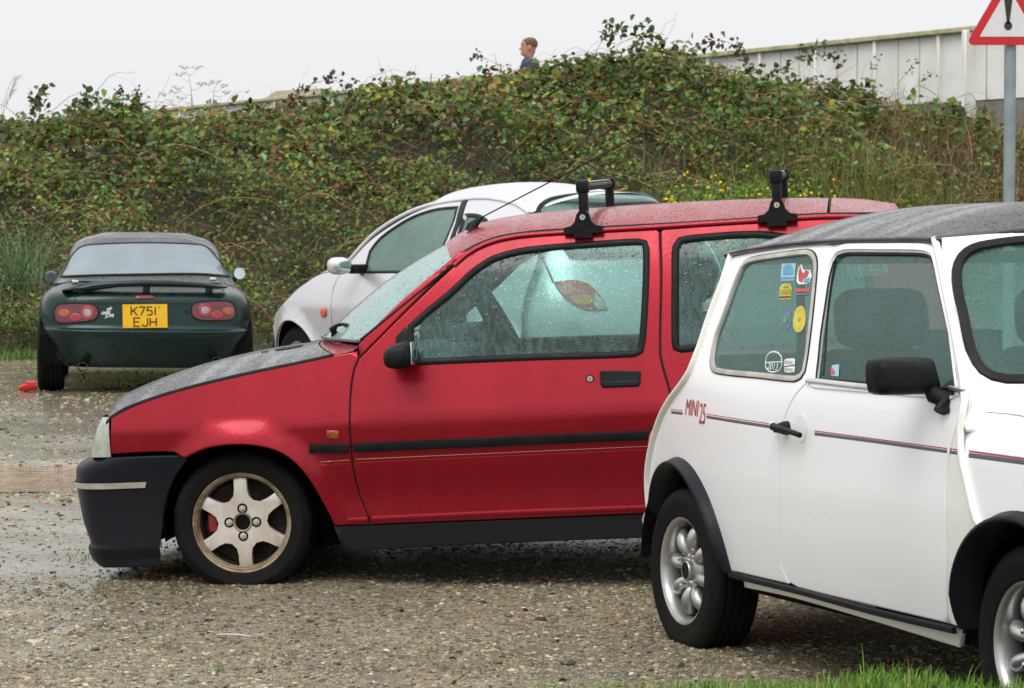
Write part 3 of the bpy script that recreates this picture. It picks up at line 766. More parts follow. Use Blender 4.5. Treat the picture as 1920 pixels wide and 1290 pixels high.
        box('mirror_glass', (-.672, s*.862, .826), (.006, .13, .078), M['mirror_glass'], m, .002)
        box('mirror_arm', (-.625, s*.775, .800), (.05, .06, .035), M['plastic'], m, .012)
        # inner trim
        panel('door_trim', [(-.55, .28), (-.50, .62), (-.66, .76), (-2.2, .76), (-1.9, .55), (-1.9, .28)], mp, o, M['trimcloth'], car, off=-.07, res=.08)
        panel('rear_shut', [(-1.50, .76), (-1.50, 1.18), (-1.60, 1.19), (-1.60, .76)], mp, o, M['trimcloth'], car, off=-.03, res=.05)
        # arches
        for cx in (-.02, -2.27):
            rows = [[(cx+r*math.cos(a), s*y, .245+r*math.sin(a)) for a in [math.pi*k/24*1.14-.2 for k in range(25)]] for r, y in ((.30, .735), (.315, .60), (.315, .48))]
            grid_obj('wheel_arch', rows, M['dark'], car)
        fy = .640 if True else 0
        star_wheel(car, (-.002, s*.640, .2435), s, spin=.02)
        w2 = star_wheel(car, (-2.27, s*.625, .2435-.055), s, spin=.3)
        # lamps and tail
        strip('rear_lamp', [(-2.655, .60), (-2.645, .80)], mp, o, .05, .02, M['red_lens'], car)
    # roof, one loft from gutter to gutter
    G = PC([(.80, -1.118), (.853, -1.160), (.948, -1.198), (1.06, -1.212), (1.52, -1.218), (2.08, -1.225), (2.32, -1.212)])
    Cr = PC([(.70, -1.200), (.75, -1.232), (.805, -1.257), (.885, -1.277), (.996, -1.289), (1.15, -1.297), (1.6, -1.305), (1.9, -1.302), (2.2, -1.286), (2.36, -1.258)])
    st = []
    for k in range(41):
        t = k/40; xe = -.80-1.50*t
        bow = .09*max(0, 1-t*2.2)**1.5-.05*max(0, (t-.8)/.2)**2
        ze = -G(-xe); st.append((xe, W(xe, ze)+.001, ze, -Cr(-(xe+bow)), bow, 2.3))
    cut = 36
    loft_sym('roof', st[:cut], M['red'], car, 41); loft_sym('hatch_top', [(a-.012, b, c, d, e, f) for a, b, c, d, e, f in st[cut-1:]], M['red'], car, 41)
    # roof lip over the gutter
    for s in (1, -1):
        tube('roof_edge', [(a, s*(b+.001), c) for a, b, c, d, e, f in st], .009, M['red'], car, 8)
    # screens
    ws = []
    for k in range(15):
        t = k/14; xe = -.458-.35*t; ze = .868+.262*t; bow = .24*(1-t)+.092*t
        zc = (.872)*(1-t)+1.203*t+.03*math.sin(math.pi*t)
        ws.append((xe, W(xe, ze)-.010, ze-.001, zc, bow, 2.6))
    loft_sym('windscreen', ws, M['glass_wet'], car, 31)
    w0 = ws[0]; tube('screen_seal', [(w0[0]+w0[4]*(1-q*q)+.004, w0[1]*q, w0[2]+(w0[3]-w0[2])*(1-abs(q)**2.6)+.002) for q in [-1+2*k/30 for k in range(31)]], .006, M['seal_grey'], car, 6)
    tube('screen_seal', [(a-.004, b+.006, c+.004) for a, b, c, d, e, f in ws], .006, M['rubber'], car, 6)
    tube('screen_seal', [(a-.004, -b-.006, c+.004) for a, b, c, d, e, f in ws], .006, M['rubber'], car, 6)
    bk = [(-2.31-.36*t, W(-2.31-.36*t, 1.205-.53*t)-.004, 1.205-.53*t, (1.262)*(1-t)+.68*t, -.05, 2.6) for t in [k/10 for k in range(11)]]
    loft_sym('tailgate', bk, M['red'], car, 25)
    loft_sym('rear_screen', [(a-.006, b-.07, c+.004, d+.004, e, f) for a, b, c, d, e, f in bk[1:7]], M['glass_wet'], car, 25)
    rr = [[(-2.70-.03*math.cos(q*1.5), W(-2.70, z)*math.sin(q*1.571), z) for q in [(k-12)/12 for k in range(25)]] for z in (.68, .6, .5, .44)]
    grid_obj('rear_panel', rr, M['red'], car)
    # bonnet (black, wet), scuttle
    Bn = PC([(-.48, .600), (-.456, .632), (-.40, .664), (-.324, .690), (-.195, .724), (-.05, .754), (.127, .785), (.27, .807), (.361, .823), (.47, .840)])
    bs = []
    for k in range(31):
        t = k/30; xe = .478-.905*t; ze = Bn(-xe)+.001; zc = ze+.030+.022*math.sin(math.pi*min(1, t*1.1))+(-.035 if k == 0 else -.012 if k == 1 else 0)
        bs.append((xe, W0(xe, ze)-.002, ze, zc, .125*(1-t)**1.0+.17*t**2, 2.4))
    nb = 29
    bonnet = loft_sym('bonnet', bs[:nb], M['black_top'], car, 41)
    loft_sym('scuttle', [(a-.006, b, c, d, e, f) for a, b, c, d, e, f in bs[nb-1:]]+[(-.46, W0(-.46, .85)-.004, .852, .868, .225, 2.4)], M['red'], car, 41)
    for s in (1, -1):
        strip('shut_line', [(a, c) for a, b, c, d, e, f in bs[:nb]], lambda u, v, s=s: (u, s*W0(u, v), v), OUT[s], .012, .002, M['gap'], car, off=.0)
    from mathutils.bvhtree import BVHTree
    bvh = BVHTree.FromPolygons([v.co.copy() for v in bonnet.data.vertices], [tuple(p.vertices) for p in bonnet.data.polygons])
    def on_bonnet(x, y, lift): h = bvh.ray_cast(Vector((x, y, 2)), Vector((0, 0, -1))); return (x, y, (h[0].z if h[0] else .85)+lift)
    for (vx, vy, L, wd) in ((-.115, .25, .054, .060), (-.115+.085, .25+.03, .016, .012), (-.115, -.25, .054, .060)):
        n = 24; bmv = bmesh.new(); r0 = [bmv.verts.new(on_bonnet(vx+L*math.copysign(abs(math.cos(a))**.8, math.cos(a)), vy+wd*math.sin(a), .003)) for a in [2*math.pi*k/n for k in range(n)]]
        r1 = [bmv.verts.new(on_bonnet(vx+.86*L*math.cos(a), vy+.80*wd*math.sin(a), .0015)) for a in [2*math.pi*k/n for k in range(n)]]
        for k in range(n): bmv.faces.new((r0[k], r0[(k+1) % n], r1[(k+1) % n], r1[k]))
        bmv.faces.new(r1); bm_obj('bonnet_vent', bmv, M['gap'], bonnet, True)
    # nose
    NX = PC([(.09, .585), (.14, .625), (.165, .622), (.18, .612), (.235, .632), (.33, .648), (.40, .655), (.456, .648), (.478, .62), (.495, .575), (.55, .560), (.60, .535), (.64, .505)])
    X0 = PC([(.09, .312), (.2, .295), (.397, .24), (.445, .205), (.495, .165), (.64, .12)])
    def nose_rows(zs, off=0., th=None, nq=61, x0f=None, n=5.2):
        rows = []
        for z in zs:
            row = []
            for k in range(nq):
                q = -1+2*k/(nq-1); a = q*math.pi/2*(th or 1.)
                x0 = (x0f or X0)(z); xx = x0+(NX(z)+off-x0)*max(0, math.cos(a))**(2/n)
                wv = W0(max(x0, .16), z)+off-(.02 if z < .16 else 0)
                row.append((xx, wv*math.copysign(abs(math.sin(a))**(2/n), a), z))
            rows.append(row)
        return rows
    def dense(fn, zs, **kw): return fn(zs, nq=121, **kw)
    zs = [.095, .10, .12, .14, .160, .168, .172, .176, .184, .21, .25, .30, .36, .40, .43, .455, .470, .482, .490, .494]
    rows = dense(nose_rows, zs)
    inn = [[(p[0]*.86+.02, p[1]*.90, p[2]+.004) for p in rows[-1]]]
    bump = grid_obj('front_bumper', [[(p[0]*.86+.02, p[1]*.92, p[2]) for p in rows[0]]]+rows+inn, M['bumper'], car)
    tr = [r[:] for r in nose_rows([.383, .386, .401, .404], off=.004, nq=161)]
    tr = [[p for p in r if p[0] > .255] for r in tr]; mn = min(len(r) for r in tr); tr = [r[(len(r)-mn)//2:(len(r)-mn)//2+mn] for r in tr]
    grid_obj('bumper_trim', tr, M['trim'], bump)
    hz = [.497, .50, .53, .56, .60, .625, .640]
    def nose2(z, q, off=0., n=4.2):
        a = q*math.pi/2; x0 = .457; xx = x0+(NX(z)+off-x0)*max(0, math.cos(a))**(2/n); return (xx, (W0(x0, z)+off)*math.copysign(abs(math.sin(a))**(2/n), a), z)
    grid_obj('nose_panel', [[nose2(z, -1+2*k/80, -.012) for k in range(81)] for z in hz], M['gap'], car)
    for s in (1, -1):
        grid_obj('headlight', [[nose2(z, s*(.30+.70*k/30)) for k in range(31)] for z in hz], M['headlight'], car)
    grid_obj('grille_panel', [[nose2(z, -.29+.58*k/20) for k in range(21)] for z in hz[3:]], M['red'], car)
    # rear bumper
    rb = [[(-2.45-(.26+d)*max(0, math.cos(a))**.4, (W0(-2.5, z)+d-.03)*math.copysign(abs(math.sin(a))**.4, a), z) for a in [(-1+2*k/60)*math.pi/2 for k in range(61)]] for z, d in ((.14, -.03), (.20, .01), (.36, .03), (.44, .02), (.455, -.03))]
    grid_obj('rear_bumper', rb, M['bumper'], car)
    # roof bars with clamp feet
    for xb in (-1.262, -1.942):
        e = part_empty('roof_bar', car)
        tube('bar', [(xb, -.585, 1.394), (xb, .585, 1.372)], .0155, M['plastic'], e, 10)
        box('bar_highlight', (xb, 0, 1.3995), (.020, 1.02, .004), M['trim'], e, .001, Matrix.Rotation(-.0188, 3, 'X'))  # grey strip painting the highlight along the top of the bar
        for s in (1, -1):
            ft = part_empty('clamp_foot', e)
            zg = -G(-xb)
            pts = [(-.070, -.004), (-.068, .016), (-.045, .020), (-.030, .034), (-.022, .060), (-.012, .073), (.012, .073), (.022, .060), (.030, .034), (.045, .020), (.068, .016), (.070, -.004), (.036, -.006), (.034, -.022), (-.030, -.022), (-.032, -.006)]
            prism('foot_base', pts, ((xb, s*.628-.026, zg), (1, 0, 0), (0, 0, 1)) if s > 0 else ((xb, s*.628-.026+.05, zg), (1, 0, 0), (0, 0, 1)), -.05, M['plastic'], car if False else ft, 0)
            bm = bmesh.new(); add_box(bm, (xb, s*.585, zg+.095), (.034, .036, .115 if s > 0 else .15), .008); add_box(bm, (xb, s*.590, 1.374 if s > 0 else 1.396), (.047, .040, .046), .010)
            bm_obj('tower', bm, M['plastic'], ft, True, 40)
            lk = disc('foot_lock', (xb, s*.6545, zg+.050), .010, (0, s, 0), M['trim'], ft, .004)
            box('lock_slot', (xb, s*.6595, zg+.050), (.002, .002, .009), M['gap'], ft, .0004)
    # aerial, wipers
    a0 = [(-0.823,1.252), (-0.864,1.285), (-1.507,1.577)]
    ae = tube('aerial', [(a0[1][0], .30, a0[1][1]), (a0[2][0], .30, a0[2][1])], .0028, M['rubber'], car, 6)
    tube('aerial_base', [(a0[0][0], .30, a0[0][1]-.012), (a0[0][0], .30, a0[0][1]), (a0[1][0], .30, a0[1][1])], [.026, .020, .006], M['rubber'], ae, 10)
    wp = [(-0.339,0.871), (-0.316,0.884), (-0.313,0.906), (-0.33,0.919), (-0.353,0.923), (-0.371,0.919), (-0.386,0.904), (-0.402,0.869)]
    wi = tube('wiper', [(x, .40+.012*i, z) for i, (x, z) in enumerate(wp)], [.014, .015, .014, .007, .006, .008, .013, .014], M['plastic'], car, 8)
    wq = [(-0.379,0.912), (-0.396,0.923), (-0.412,0.93)]; tube('wiper', [(x, .30, z) for x, z in wq], [.012, .014, .008], M['plastic'], car, 8)
    # inside
    box('floor_tub', (-1.15, 0, .20), (2.75, 1.02, .14), M['dark'], car, .02)
    box('floor_tub', (-1.14, 0, .25), (1.55, 1.36, .12), M['dark'], car, .02)
    box('engine_bay', (.06, 0, .40), (.72, .90, .36), M['dark'], car, .04)
    box('boot_floor', (-2.3, 0, .45), (.6, .90, .22), M['dark'], car, .03)
    box('dashboard', (-.62, 0, .735), (.42, 1.30, .16), M['trimcloth'], car, .05, seg=3)
    box('instrument_hood', (-.72, -.36, .84), (.14, .34, .08), M['trimcloth'], car, .03, seg=3)
    steering_wheel(car, (-.82, -.35, .885), -math.radians(62))
    seat(car, -1.43, .35, .36, 1.06); seat(car, -1.43, -.35, .36, 1.06)
    box('rear_bench', (-2.02, 0, .56), (.16, 1.1, .44), M['seat'], car, .05, Matrix.Rotation(-.25, 3, 'Y'), 3)
    prism('tax_disc', [(.04*math.cos(k*.4), .04*math.sin(k*.4)) for k in range(16)], ((-.60, .60, .95), (-.75, .05, .62), (0, -1, 0)), .002, M['st_ltblue'], car)
    return car

# ------------------------------------------------------------------ white classic saloon
def arch_flare(car, cx, s, t0, t1, W, rx=.342, rz=.338, cz=.25, out_=.036, drop=.027):
    mid_, ys = [], []
    rows = [[], [], [], [], []]
    for k in range(41):
        a = t0+(t1-t0)*k/40; c, sn = math.cos(a), math.sin(a)
        fade = min(1, k/4, (40-k)/4)**.7
        for j, (dr, dy) in enumerate(((0, -.006), (.010*fade, .004+.010*fade), (drop*.55, out_*(.35+.55*fade)), (drop, out_*(.40+.6*fade)), (drop+.012, -.05))):
            x = cx+(rx-dr)*c; z = cz+(rz-dr)*sn; xb = cx+rx*c; zb = cz+rz*sn
            rows[j].append((x, s*(W(xb, max(zb, .18))+dy), z))
    return grid_obj('arch_flare', rows, M['bumper'], car)
def build_white():
    W = mini_W
    def wing_y(u, v): return W(u, v)-max(0, v-.70)**2*7.*sstep(-.36, -.15, u)
    wtop = PC([(-.27, .812), (-.15, .808), (.0, .797), (.2, .776), (.4, .748), (.49, .70), (.53, .62)])
    car = thing('white_classic_saloon', 'white two door classic small saloon with black roof, petal alloy wheels and red side stripe', 'car', matrix=pose(POSE_WHITE))
    gut = [(-1.916,1.199), (-1.729,1.216), (-1.502,1.229), (-1.316,1.235)]
    gut2 = [(-1.186,1.237), (-0.815,1.24), (-0.663,1.24)]
    dgap_u = [(-1.206,1.224), (-1.233,1.215), (-1.244,1.202), (-1.24,1.181), (-1.2,1.083), (-1.166,0.976), (-1.127,0.871), (-1.135,0.857)]
    dgap_l = [(-1.206,0.811), (-1.254,0.754), (-1.287,0.691), (-1.295,0.525), (-1.323,0.384), (-1.333,0.313), (-1.303,0.276)]
    seam = [(-1.917,1.2), (-1.911,1.119), (-1.928,1.035), (-1.947,0.918), (-1.968,0.852), (-2.032,0.804), (-2.114,0.761), (-2.218,0.696), (-2.316,0.602), (-2.388,0.495)]
    dtop = [(-1.179,1.226), (-0.987,1.225), (-0.716,1.224), (-0.676,1.218), (-0.633,1.199)]
    dfront = [(-0.587,1.161), (-0.488,1.067), (-0.373,0.947), (-0.303,0.865)]+[(-0.284,0.794), (-0.3,0.769), (-0.309,0.752), (-0.32,0.722), (-0.33,0.695), (-0.339,0.657)]+[(-0.341,0.64), (-0.346,0.535), (-0.36,0.411), (-0.403,0.264)]
    dbot = [(-0.804,0.264), (-1.254,0.266)]
    aseam = [(-0.654,1.238)]+[(-0.667,1.24), (-0.62,1.207), (-0.519,1.116), (-0.397,0.995), (-0.309,0.897)]+[(-0.315,0.904), (-0.289,0.874), (-0.269,0.838), (-0.269,0.799), (-0.271,0.766), (-0.267,0.738), (-0.26,0.711), (-0.25,0.681), (-0.232,0.643)]+[(-0.188,0.549), (-0.155,0.521)]
    qwin = [(-1.827,0.883), (-1.843,0.914), (-1.85,0.959), (-1.834,1.03), (-1.823,1.12), (-1.811,1.165), (-1.787,1.184), (-1.738,1.193), (-1.649,1.2), (-1.484,1.21), (-1.398,1.214), (-1.356,1.209), (-1.319,1.193), (-1.292,1.166), (-1.259,1.106), (-1.216,1.011), (-1.186,0.916), (-1.175,0.878), (-1.188,0.86), (-1.224,0.85), (-1.459,0.851), (-1.717,0.852), (-1.792,0.859)]
    dglass = [(-1.105,0.861), (-1.142,0.953), (-1.175,1.059), (-1.203,1.137), (-1.21,1.181), (-1.198,1.199), (-1.158,1.206), (-0.968,1.206), (-0.737,1.204), (-0.681,1.199), (-0.649,1.188), (-0.552,1.102), (-0.449,1.005), (-0.352,0.905), (-0.322,0.863)]
    for s in (-1, 1):
        mp = lambda u, v, s=s: (u, s*W(u, v), v)
        o = OUT[s]; far = s > 0
        ra = [(-2.036+.318*math.cos(a), .25+.312*math.sin(a)) for a in [math.radians(5+160*k/20) for k in range(21)]]
        qO = resample(qwin, .02); dG = resample(dglass, .02)
        rq = resample(gut+dgap_u+dgap_l+[(-1.306,0.27), (-1.685,0.269)]+[(-1.685, .262)]+ra+[(-2.40, .38)]+seam[::-1][:-1], .025)
        panel('rear_quarter', inset(rq, .0014), mp, o, M['white'], car, holes=[inset(qO, .012)], raw=True, res=.03, edge=.0010)
        dr = resample(dgap_u[::-1]+dtop+dfront+dbot+dgap_l[::-1], .025)
        panel('door', inset(dr, .0018), mp, o, M['white'], car, holes=[inset(dG, -.003)], raw=True, res=.03, edge=.0010)
        ap = resample(dfront[::-1]+dtop[::-1][:2]+aseam+[(-.20+.0, .52)]+[(.0+.322*math.cos(a), .25+.316*math.sin(a)) for a in [math.radians(x) for x in (122, 135, 150, 165, 175)]]+[(-.345, .262)], .025)
        panel('hinge_panel', inset(ap, .002), mp, o, M['white2'], car, raw=True, res=.03)
        panel('roof_rail', gut+gut2+aseam[1:2]+dtop[::-1]+dgap_u[:1], mp, o, M['white'], car, res=.025, off=-.004)
        fw = resample(aseam[11:]+[(.0+.322*math.cos(a), .25+.316*math.sin(a)) for a in [math.radians(x) for x in (118, 105, 90, 75, 60, 45, 30, 12)]]+[(.46, .30), (.52, .45), (.53, .60), (.49, .70), (.40, .748), (.2, .776), (.0, .797), (-.15, .808), (-.262, .812)], .025)
        def mpw(u, v, s=s): return (u, s*wing_y(u, v), v)
        panel('front_wing', inset(fw, .001), mpw, o, M['white'], car, raw=True, res=.03)
        # external seams
        strip('body_seam', aseam, mp, o, .017, .016, M['white2'], car)
        strip('body_seam', seam+[(-2.405, .40), (-2.41, .30)], mp, o, .016, .016, M['white2'], car)
        strip('shut_line', dgap_u, mp, o, .008, .001, M['trim'], car, off=-.006)
        strip('shut_line', dgap_l, mp, o, .008, .001, M['trim'], car, off=-.006)
        strip('shut_line', dfront, mp, o, .011, .001, M['gap'], car, off=-.006)
        strip('shut_line', dtop, mp, o, .014, .001, M['gap'], car, off=-.005)
        strip('shut_line', dbot, mp, o, .010, .001, M['trim'], car, off=-.006)
        # windows
        gm = M['glass_far' if far else 'glass_clear']
        q = panel('quarter_window', inset(qO, .010), mp, o, gm, car, raw=True, off=-.004, rim=.004, res=.05)
        strip('window_trim', inset(qO, .006), mp, o, .017, .006, M['trim'], car, True, raw=True)
        strip('window_seal', qO, mp, o, .010, .005, M['rubber'], car, True, raw=True, off=-.001)
        d = panel('door_window', dG, mp, o, gm, car, raw=True, off=-.010, rim=.004, res=.05)
        strip('window_seal', dG, mp, o, .008, .003, M['rubber'], car, True, raw=True, off=-.004)
        strip('window_frame', inset(dG, -.016), mp, o, .022, .007, M['white'], car, True, raw=True)
        strip('waist_trim', [(-1.14,0.854), (-0.753,0.85), (-0.314,0.855)], mp, o, .018, .012, M['chrome'], car)
        strip('glass_channel', [(-1.216,1.195), (-1.173,1.074), (-1.079,0.872)], mp, o, .010, .004, M['rubber'], car, off=-.012)
        # sill, sill strip
        panel('sill', [(-1.657,0.25), (-1.669,0.218), (-1.356,0.223), (-0.833,0.211), (-0.403,0.196), (-0.372,0.246), (-0.814,0.243), (-1.248,0.249)], mp, o, M['white2'], car, res=.03, off=-.014)
        strip('sill_strip', [(-1.7,0.26), (-1.243,0.259), (-0.809,0.252), (-0.391,0.253), (-0.367,0.253)], mp, o, .019, .013, M['bumper'], car)
        # arches
        arch_flare(car, -2.036, s, math.radians(2), math.radians(166), W)
        arch_flare(car, 0.0, s, math.radians(14), math.radians(178), W)
        for cx in (0., -2.036):
            rows = [[(cx+r*math.cos(a), s*y, .25+r*math.sin(a)) for a in [math.pi*k/24 for k in range(25)]] for r, y in ((.315, .67), (.305, .56), (.305, .42))]
            grid_obj('wheel_arch', rows, M['dark'], car)
            petal_wheel(car, (cx, s*.595, .236 if cx < -1 else .25), s, spin=.2 if cx < -1 else .32)
        # stripes
        for a, b in (([(-2.117,0.727), (-2.006,0.728)], [(-2.116,0.718), (-2.004,0.72)]), ([(-1.799,0.729), (-1.299,0.723)], [(-1.798,0.721), (-1.299,0.715)]), ([(-1.069,0.719), (-0.697,0.717), (-0.338,0.715)], [(-1.068,0.711), (-0.697,0.71), (-0.337,0.707)]), ([(-0.323,0.715), (-0.277,0.715)], [(-0.324,0.707), (-0.274,0.706)])):
            strip('stripe_red', a, mp, o, .0045, .0009, M['stripe_red'], car, n=3); strip('stripe_grey', b, mp, o, .0125, .0009, M['stripe_grey'], car, n=3)
        a, b = [(-0.234,0.715), (0.016,0.712)], [(-0.233,0.705), (0.016,0.703)]
        strip('stripe_red', a+[(.45, a[-1][1]-.006)], mpw, o, .0045, .0009, M['stripe_red'], car, n=3); strip('stripe_grey', b+[(.45, b[-1][1]-.006)], mpw, o, .0125, .0009, M['stripe_grey'], car, n=3)
        # handle
        hx, hz = [(-1.237,0.718)][0]; hy = W(hx, hz)
        h = lathe('door_handle', [(.0005, -.002), (.020, -.002), (.019, .012), (.013, .030), (.012, .040), (.0005, .042)], M['plastic'], car, 20); h.location = (hx, s*hy, hz); h.rotation_euler = (0, 0, 0 if s > 0 else math.pi)
        tube('handle_lever', [(hx-.02, s*(hy+.035), hz+.004), (hx+.03, s*(hy+.036), hz), (hx+.10, s*(hy+.034), hz-.006), (hx+.135, s*(hy+.028), hz-.012)], [.012, .009, .008, .008], M['plastic'], car, 8)
        ellipsoid('handle_button', (hx-.045, s*(hy+.022), hz+.005), (.012, .014, .013), M['chrome'], car)
        disc('handle_dish', (hx+.085, s*(hy+.001), hz+.004), .038, (0, s, 0), M['white'], car, .0010, 28)
        # mirror
        P = [(-0.872,0.923), (-0.868,0.935), (-0.856,0.941), (-0.716,0.941), (-0.705,0.934), (-0.686,0.871), (-0.69,0.861), (-0.702,0.849), (-0.848,0.849), (-0.865,0.856), (-0.872,0.886)]
        P = [(-s*y, z) for y, z in P]; cy0 = sum(y for y, z in P)/len(P); cz = sum(z for y, z in P)/len(P)
        bm = bmesh.new(); rings = []; rp = resample([(y, z) for y, z in P], .02)
        for fy, fz, xx in ((.93, .90, -.050), (1.0, 1.0, -.048), (1.0, 1.0, -.012), (.97, .95, .008), (.86, .80, .022), (.55, .45, .031)):
            rings.append([bm.verts.new((-.40+xx, cy0+(y-cy0)*fy, cz+(z-cz)*fz)) for y, z in rp])
        for i in range(len(rings)-1):
            for k in range(len(rings[0])): bm.faces.new((rings[i][k], rings[i][(k+1) % len(rings[0])], rings[i+1][(k+1) % len(rings[0])], rings[i+1][k]))
        bm.faces.new(rings[0]); bm.faces.new(rings[-1])
        mr = bm_obj('door_mirror', bm, M['plastic'], car, True, 50)
        mx, mz = [(-0.353,0.819)][0]
        q0 = [(-s*y, z) for y, z in [(-0.713,0.854), (-0.693,0.834), (-0.671,0.809)]]
        tube('mirror_arm', [(-.40, q0[0][0], q0[0][1]+.012), (-.385, q0[0][0], q0[0][1]-.006), (-.36, q0[1][0], q0[1][1]), (mx, s*(W(mx, mz)+.016), mz-.012)], [.020, .023, .024, .022], M['plastic'], mr, 10)
        tube('hinge_pin', [(-.34, s*(W(-.34, .868)+.012), .868), (-.272, s*(W(-.28, .86)+.010), .862)], .006, M['steel'], car, 6)
        # trim inside
        panel('door_trim', [(-.36, .30), (-.36, .84), (-1.85, .83), (-1.85, .30)], mp, o, M['trimcloth'], car, off=-.06, res=.1)
        ellipsoid('rear_lamp', (-2.42, s*.575, .575), (.035, .035, .075), M['orange_lens'], car, pw=.7)
        ellipsoid('headlight', (.515, s*.50, .575), (.06, .105, .105), M['headlight'], car)
    # lettering on the near side stripe
    lx, lz = [(-1.893,0.731)][0]
    text_on('lettering', 'MINI', .070, lx-.030, lz+.008, lambda u, v: (u, -W(u, v), v), OUT[-1], M['stripe_red'], car, sx=.80, shear=.2, lift=.002); text_on('lettering', '25', .088, lx+.064, lz-.006, lambda u, v: (u, -W(u, v), v), OUT[-1], M['stripe_red'], car, sx=.60, shear=.1, lift=.002)
    # stickers in the near quarter window and door window
    mp = lambda u, v: (u, -W(u, v), v)
    def stick(name, P, mat, off=.0015): return panel(name, P, mp, OUT[-1], M[mat], car, res=.03, off=off-.004, rim=.0005, edge=.0, tilt=0)
    stick('sticker', [(-1.532,1.177), (-1.443,1.178), (-1.414,1.129), (-1.502,1.127)], 'st_ltblue')
    stick('sticker_print', [(-1.5,1.147), (-1.512,1.166), (-1.501,1.173), (-1.475,1.174), (-1.451,1.167), (-1.438,1.154), (-1.436,1.145)], 'st_blue', .003)
    stick('sticker_print', [(-1.504,1.138), (-1.422,1.139), (-1.419,1.134), (-1.502,1.132)], 'st_blue', .003)
    stick('sticker', [(-1.405,1.176), (-1.38,1.16), (-1.335,1.159), (-1.313,1.142), (-1.314,1.125), (-1.337,1.119), (-1.378,1.118), (-1.398,1.126), (-1.409,1.144), (-1.414,1.166)], 'st_white')
    stick('sticker_print', [(-1.408,1.172), (-1.385,1.155), (-1.368,1.148), (-1.362,1.159), (-1.338,1.155), (-1.338,1.141), (-1.358,1.134), (-1.361,1.123), (-1.383,1.128), (-1.4,1.148)], 'st_red', .003)
    stick('sticker_print', [(-1.351,1.132), (-1.323,1.138), (-1.315,1.131), (-1.328,1.124), (-1.349,1.122)], 'st_blue', .003)
    stick('sticker', [(-1.392,1.106), (-1.302,1.108), (-1.297,1.099), (-1.387,1.096)], 'st_red')
    stick('sticker', [(-1.378,1.092), (-1.3,1.094), (-1.298,1.089), (-1.376,1.087)], 'st_slate')
    stick('sticker', [(-1.472,1.074), (-1.492,1.107), (-1.484,1.118), (-1.462,1.12), (-1.434,1.118), (-1.414,1.108), (-1.4,1.076)], 'st_yellow')
    stick('sticker_print', [(-1.474,1.089), (-1.483,1.101), (-1.418,1.103), (-1.411,1.091)], 'st_olive', .003)
    stick('sticker_print', [(-1.473,1.082), (-1.405,1.084), (-1.404,1.08), (-1.472,1.078)], 'ink', .003)
    stick('sticker_print', [(-1.47,1.107), (-1.47,1.113), (-1.444,1.114), (-1.435,1.108)], 'st_olive', .003)
    def ring(cx, cy, rx, ry, n=20, tilt=.16): return [(cx+rx*math.cos(a)+tilt*ry*math.sin(a)*0.5, cy-ry*math.sin(a)) for a in [2*math.pi*k/n for k in range(n)]]
    stick('sticker', [(-1.361,1.02), (-1.352,1.002), (-1.358,0.991), (-1.373,0.987), (-1.392,0.991), (-1.41,1.003), (-1.421,1.022), (-1.423,1.04), (-1.414,1.051), (-1.396,1.051), (-1.378,1.041)], 'st_slate')
    stick('sticker_print', [(-1.378,1.017), (-1.379,1.007), (-1.391,1.006), (-1.402,1.014), (-1.403,1.025), (-1.392,1.027)], 'st_green', .003)
    stick('sticker', [(-1.271,1.025), (-1.263,1.004), (-1.27,0.989), (-1.289,0.983), (-1.311,0.986), (-1.332,0.999), (-1.344,1.017), (-1.35,1.04), (-1.342,1.054), (-1.322,1.059), (-1.301,1.054), (-1.283,1.041)], 'st_yellow')
    stick('sticker_print', [(-1.299,1.021), (-1.301,1.015), (-1.31,1.015), (-1.317,1.021), (-1.313,1.026), (-1.305,1.026)], 'st_olive', .003)
    stick('sticker', [(-1.32,0.888), (-1.33,0.903), (-1.326,0.908), (-1.277,0.912), (-1.265,0.909), (-1.257,0.895)], 'st_white')
    stick('sticker', [(-1.318,0.885), (-1.254,0.891), (-1.244,0.875), (-1.282,0.871), (-1.307,0.873)], 'st_white')
    c13 = [(-1.395,0.899)][0]
    strip('sticker', [(-1.343,0.9), (-1.338,0.886), (-1.347,0.875), (-1.374,0.87), (-1.407,0.871), (-1.435,0.881), (-1.449,0.897), (-1.452,0.913), (-1.439,0.923), (-1.414,0.927), (-1.384,0.924), (-1.36,0.915)], mp, OUT[-1], .004, .0006, M['st_white'], car, True, off=-.003, n=3)
    strip('sticker', [(-1.444,0.895), (-1.345,0.9)], mp, OUT[-1], .003, .0006, M['st_white'], car, off=-.003, n=3)
    def wtext(P, s, size, mat, sx=1., off=.002):
        return text_on('lettering', s, size, P[0], P[1], mp, OUT[-1], M[mat], car, sx=sx, lift=off-.003)
    wtext([(-1.382,0.883)][0], '2013', .026, 'st_white', 1.3, .004)
    wtext([(-1.295,0.9)][0], 'Autoloc', .016, 'ink', 1.25, .006); wtext([(-1.28,0.88)][0], 'Protector', .015, 'ink', 1.15, .006)
    stick('sticker', [(-1.045,0.902), (-1.004,0.906), (-0.986,0.874), (-1.03,0.874)], 'st_ltblue', -.004)
    stick('sticker_print', [(-1.043,0.891), (-1.03,0.894), (-1.01,0.881), (-1.028,0.877)], 'st_red', -.002)
    # a notice on the far door window, seen from its back
    mf = lambda u, v: (u, W(u, v), v)
    NT = [(-3.01,1.126), (-2.776,1.131), (-2.751,1.168), (-2.978,1.169)]; nx_ = sum(p[0] for p in NT)/4; nz_ = sum(p[1] for p in NT)/4; nw_ = abs(NT[1][0]-NT[0][0]); nh_ = abs(NT[3][1]-NT[0][1])
    st_ = panel('notice', NT, mf, OUT[1], M['st_white'], car, res=.05, off=-.0125, rim=.0006, edge=0, tilt=0)
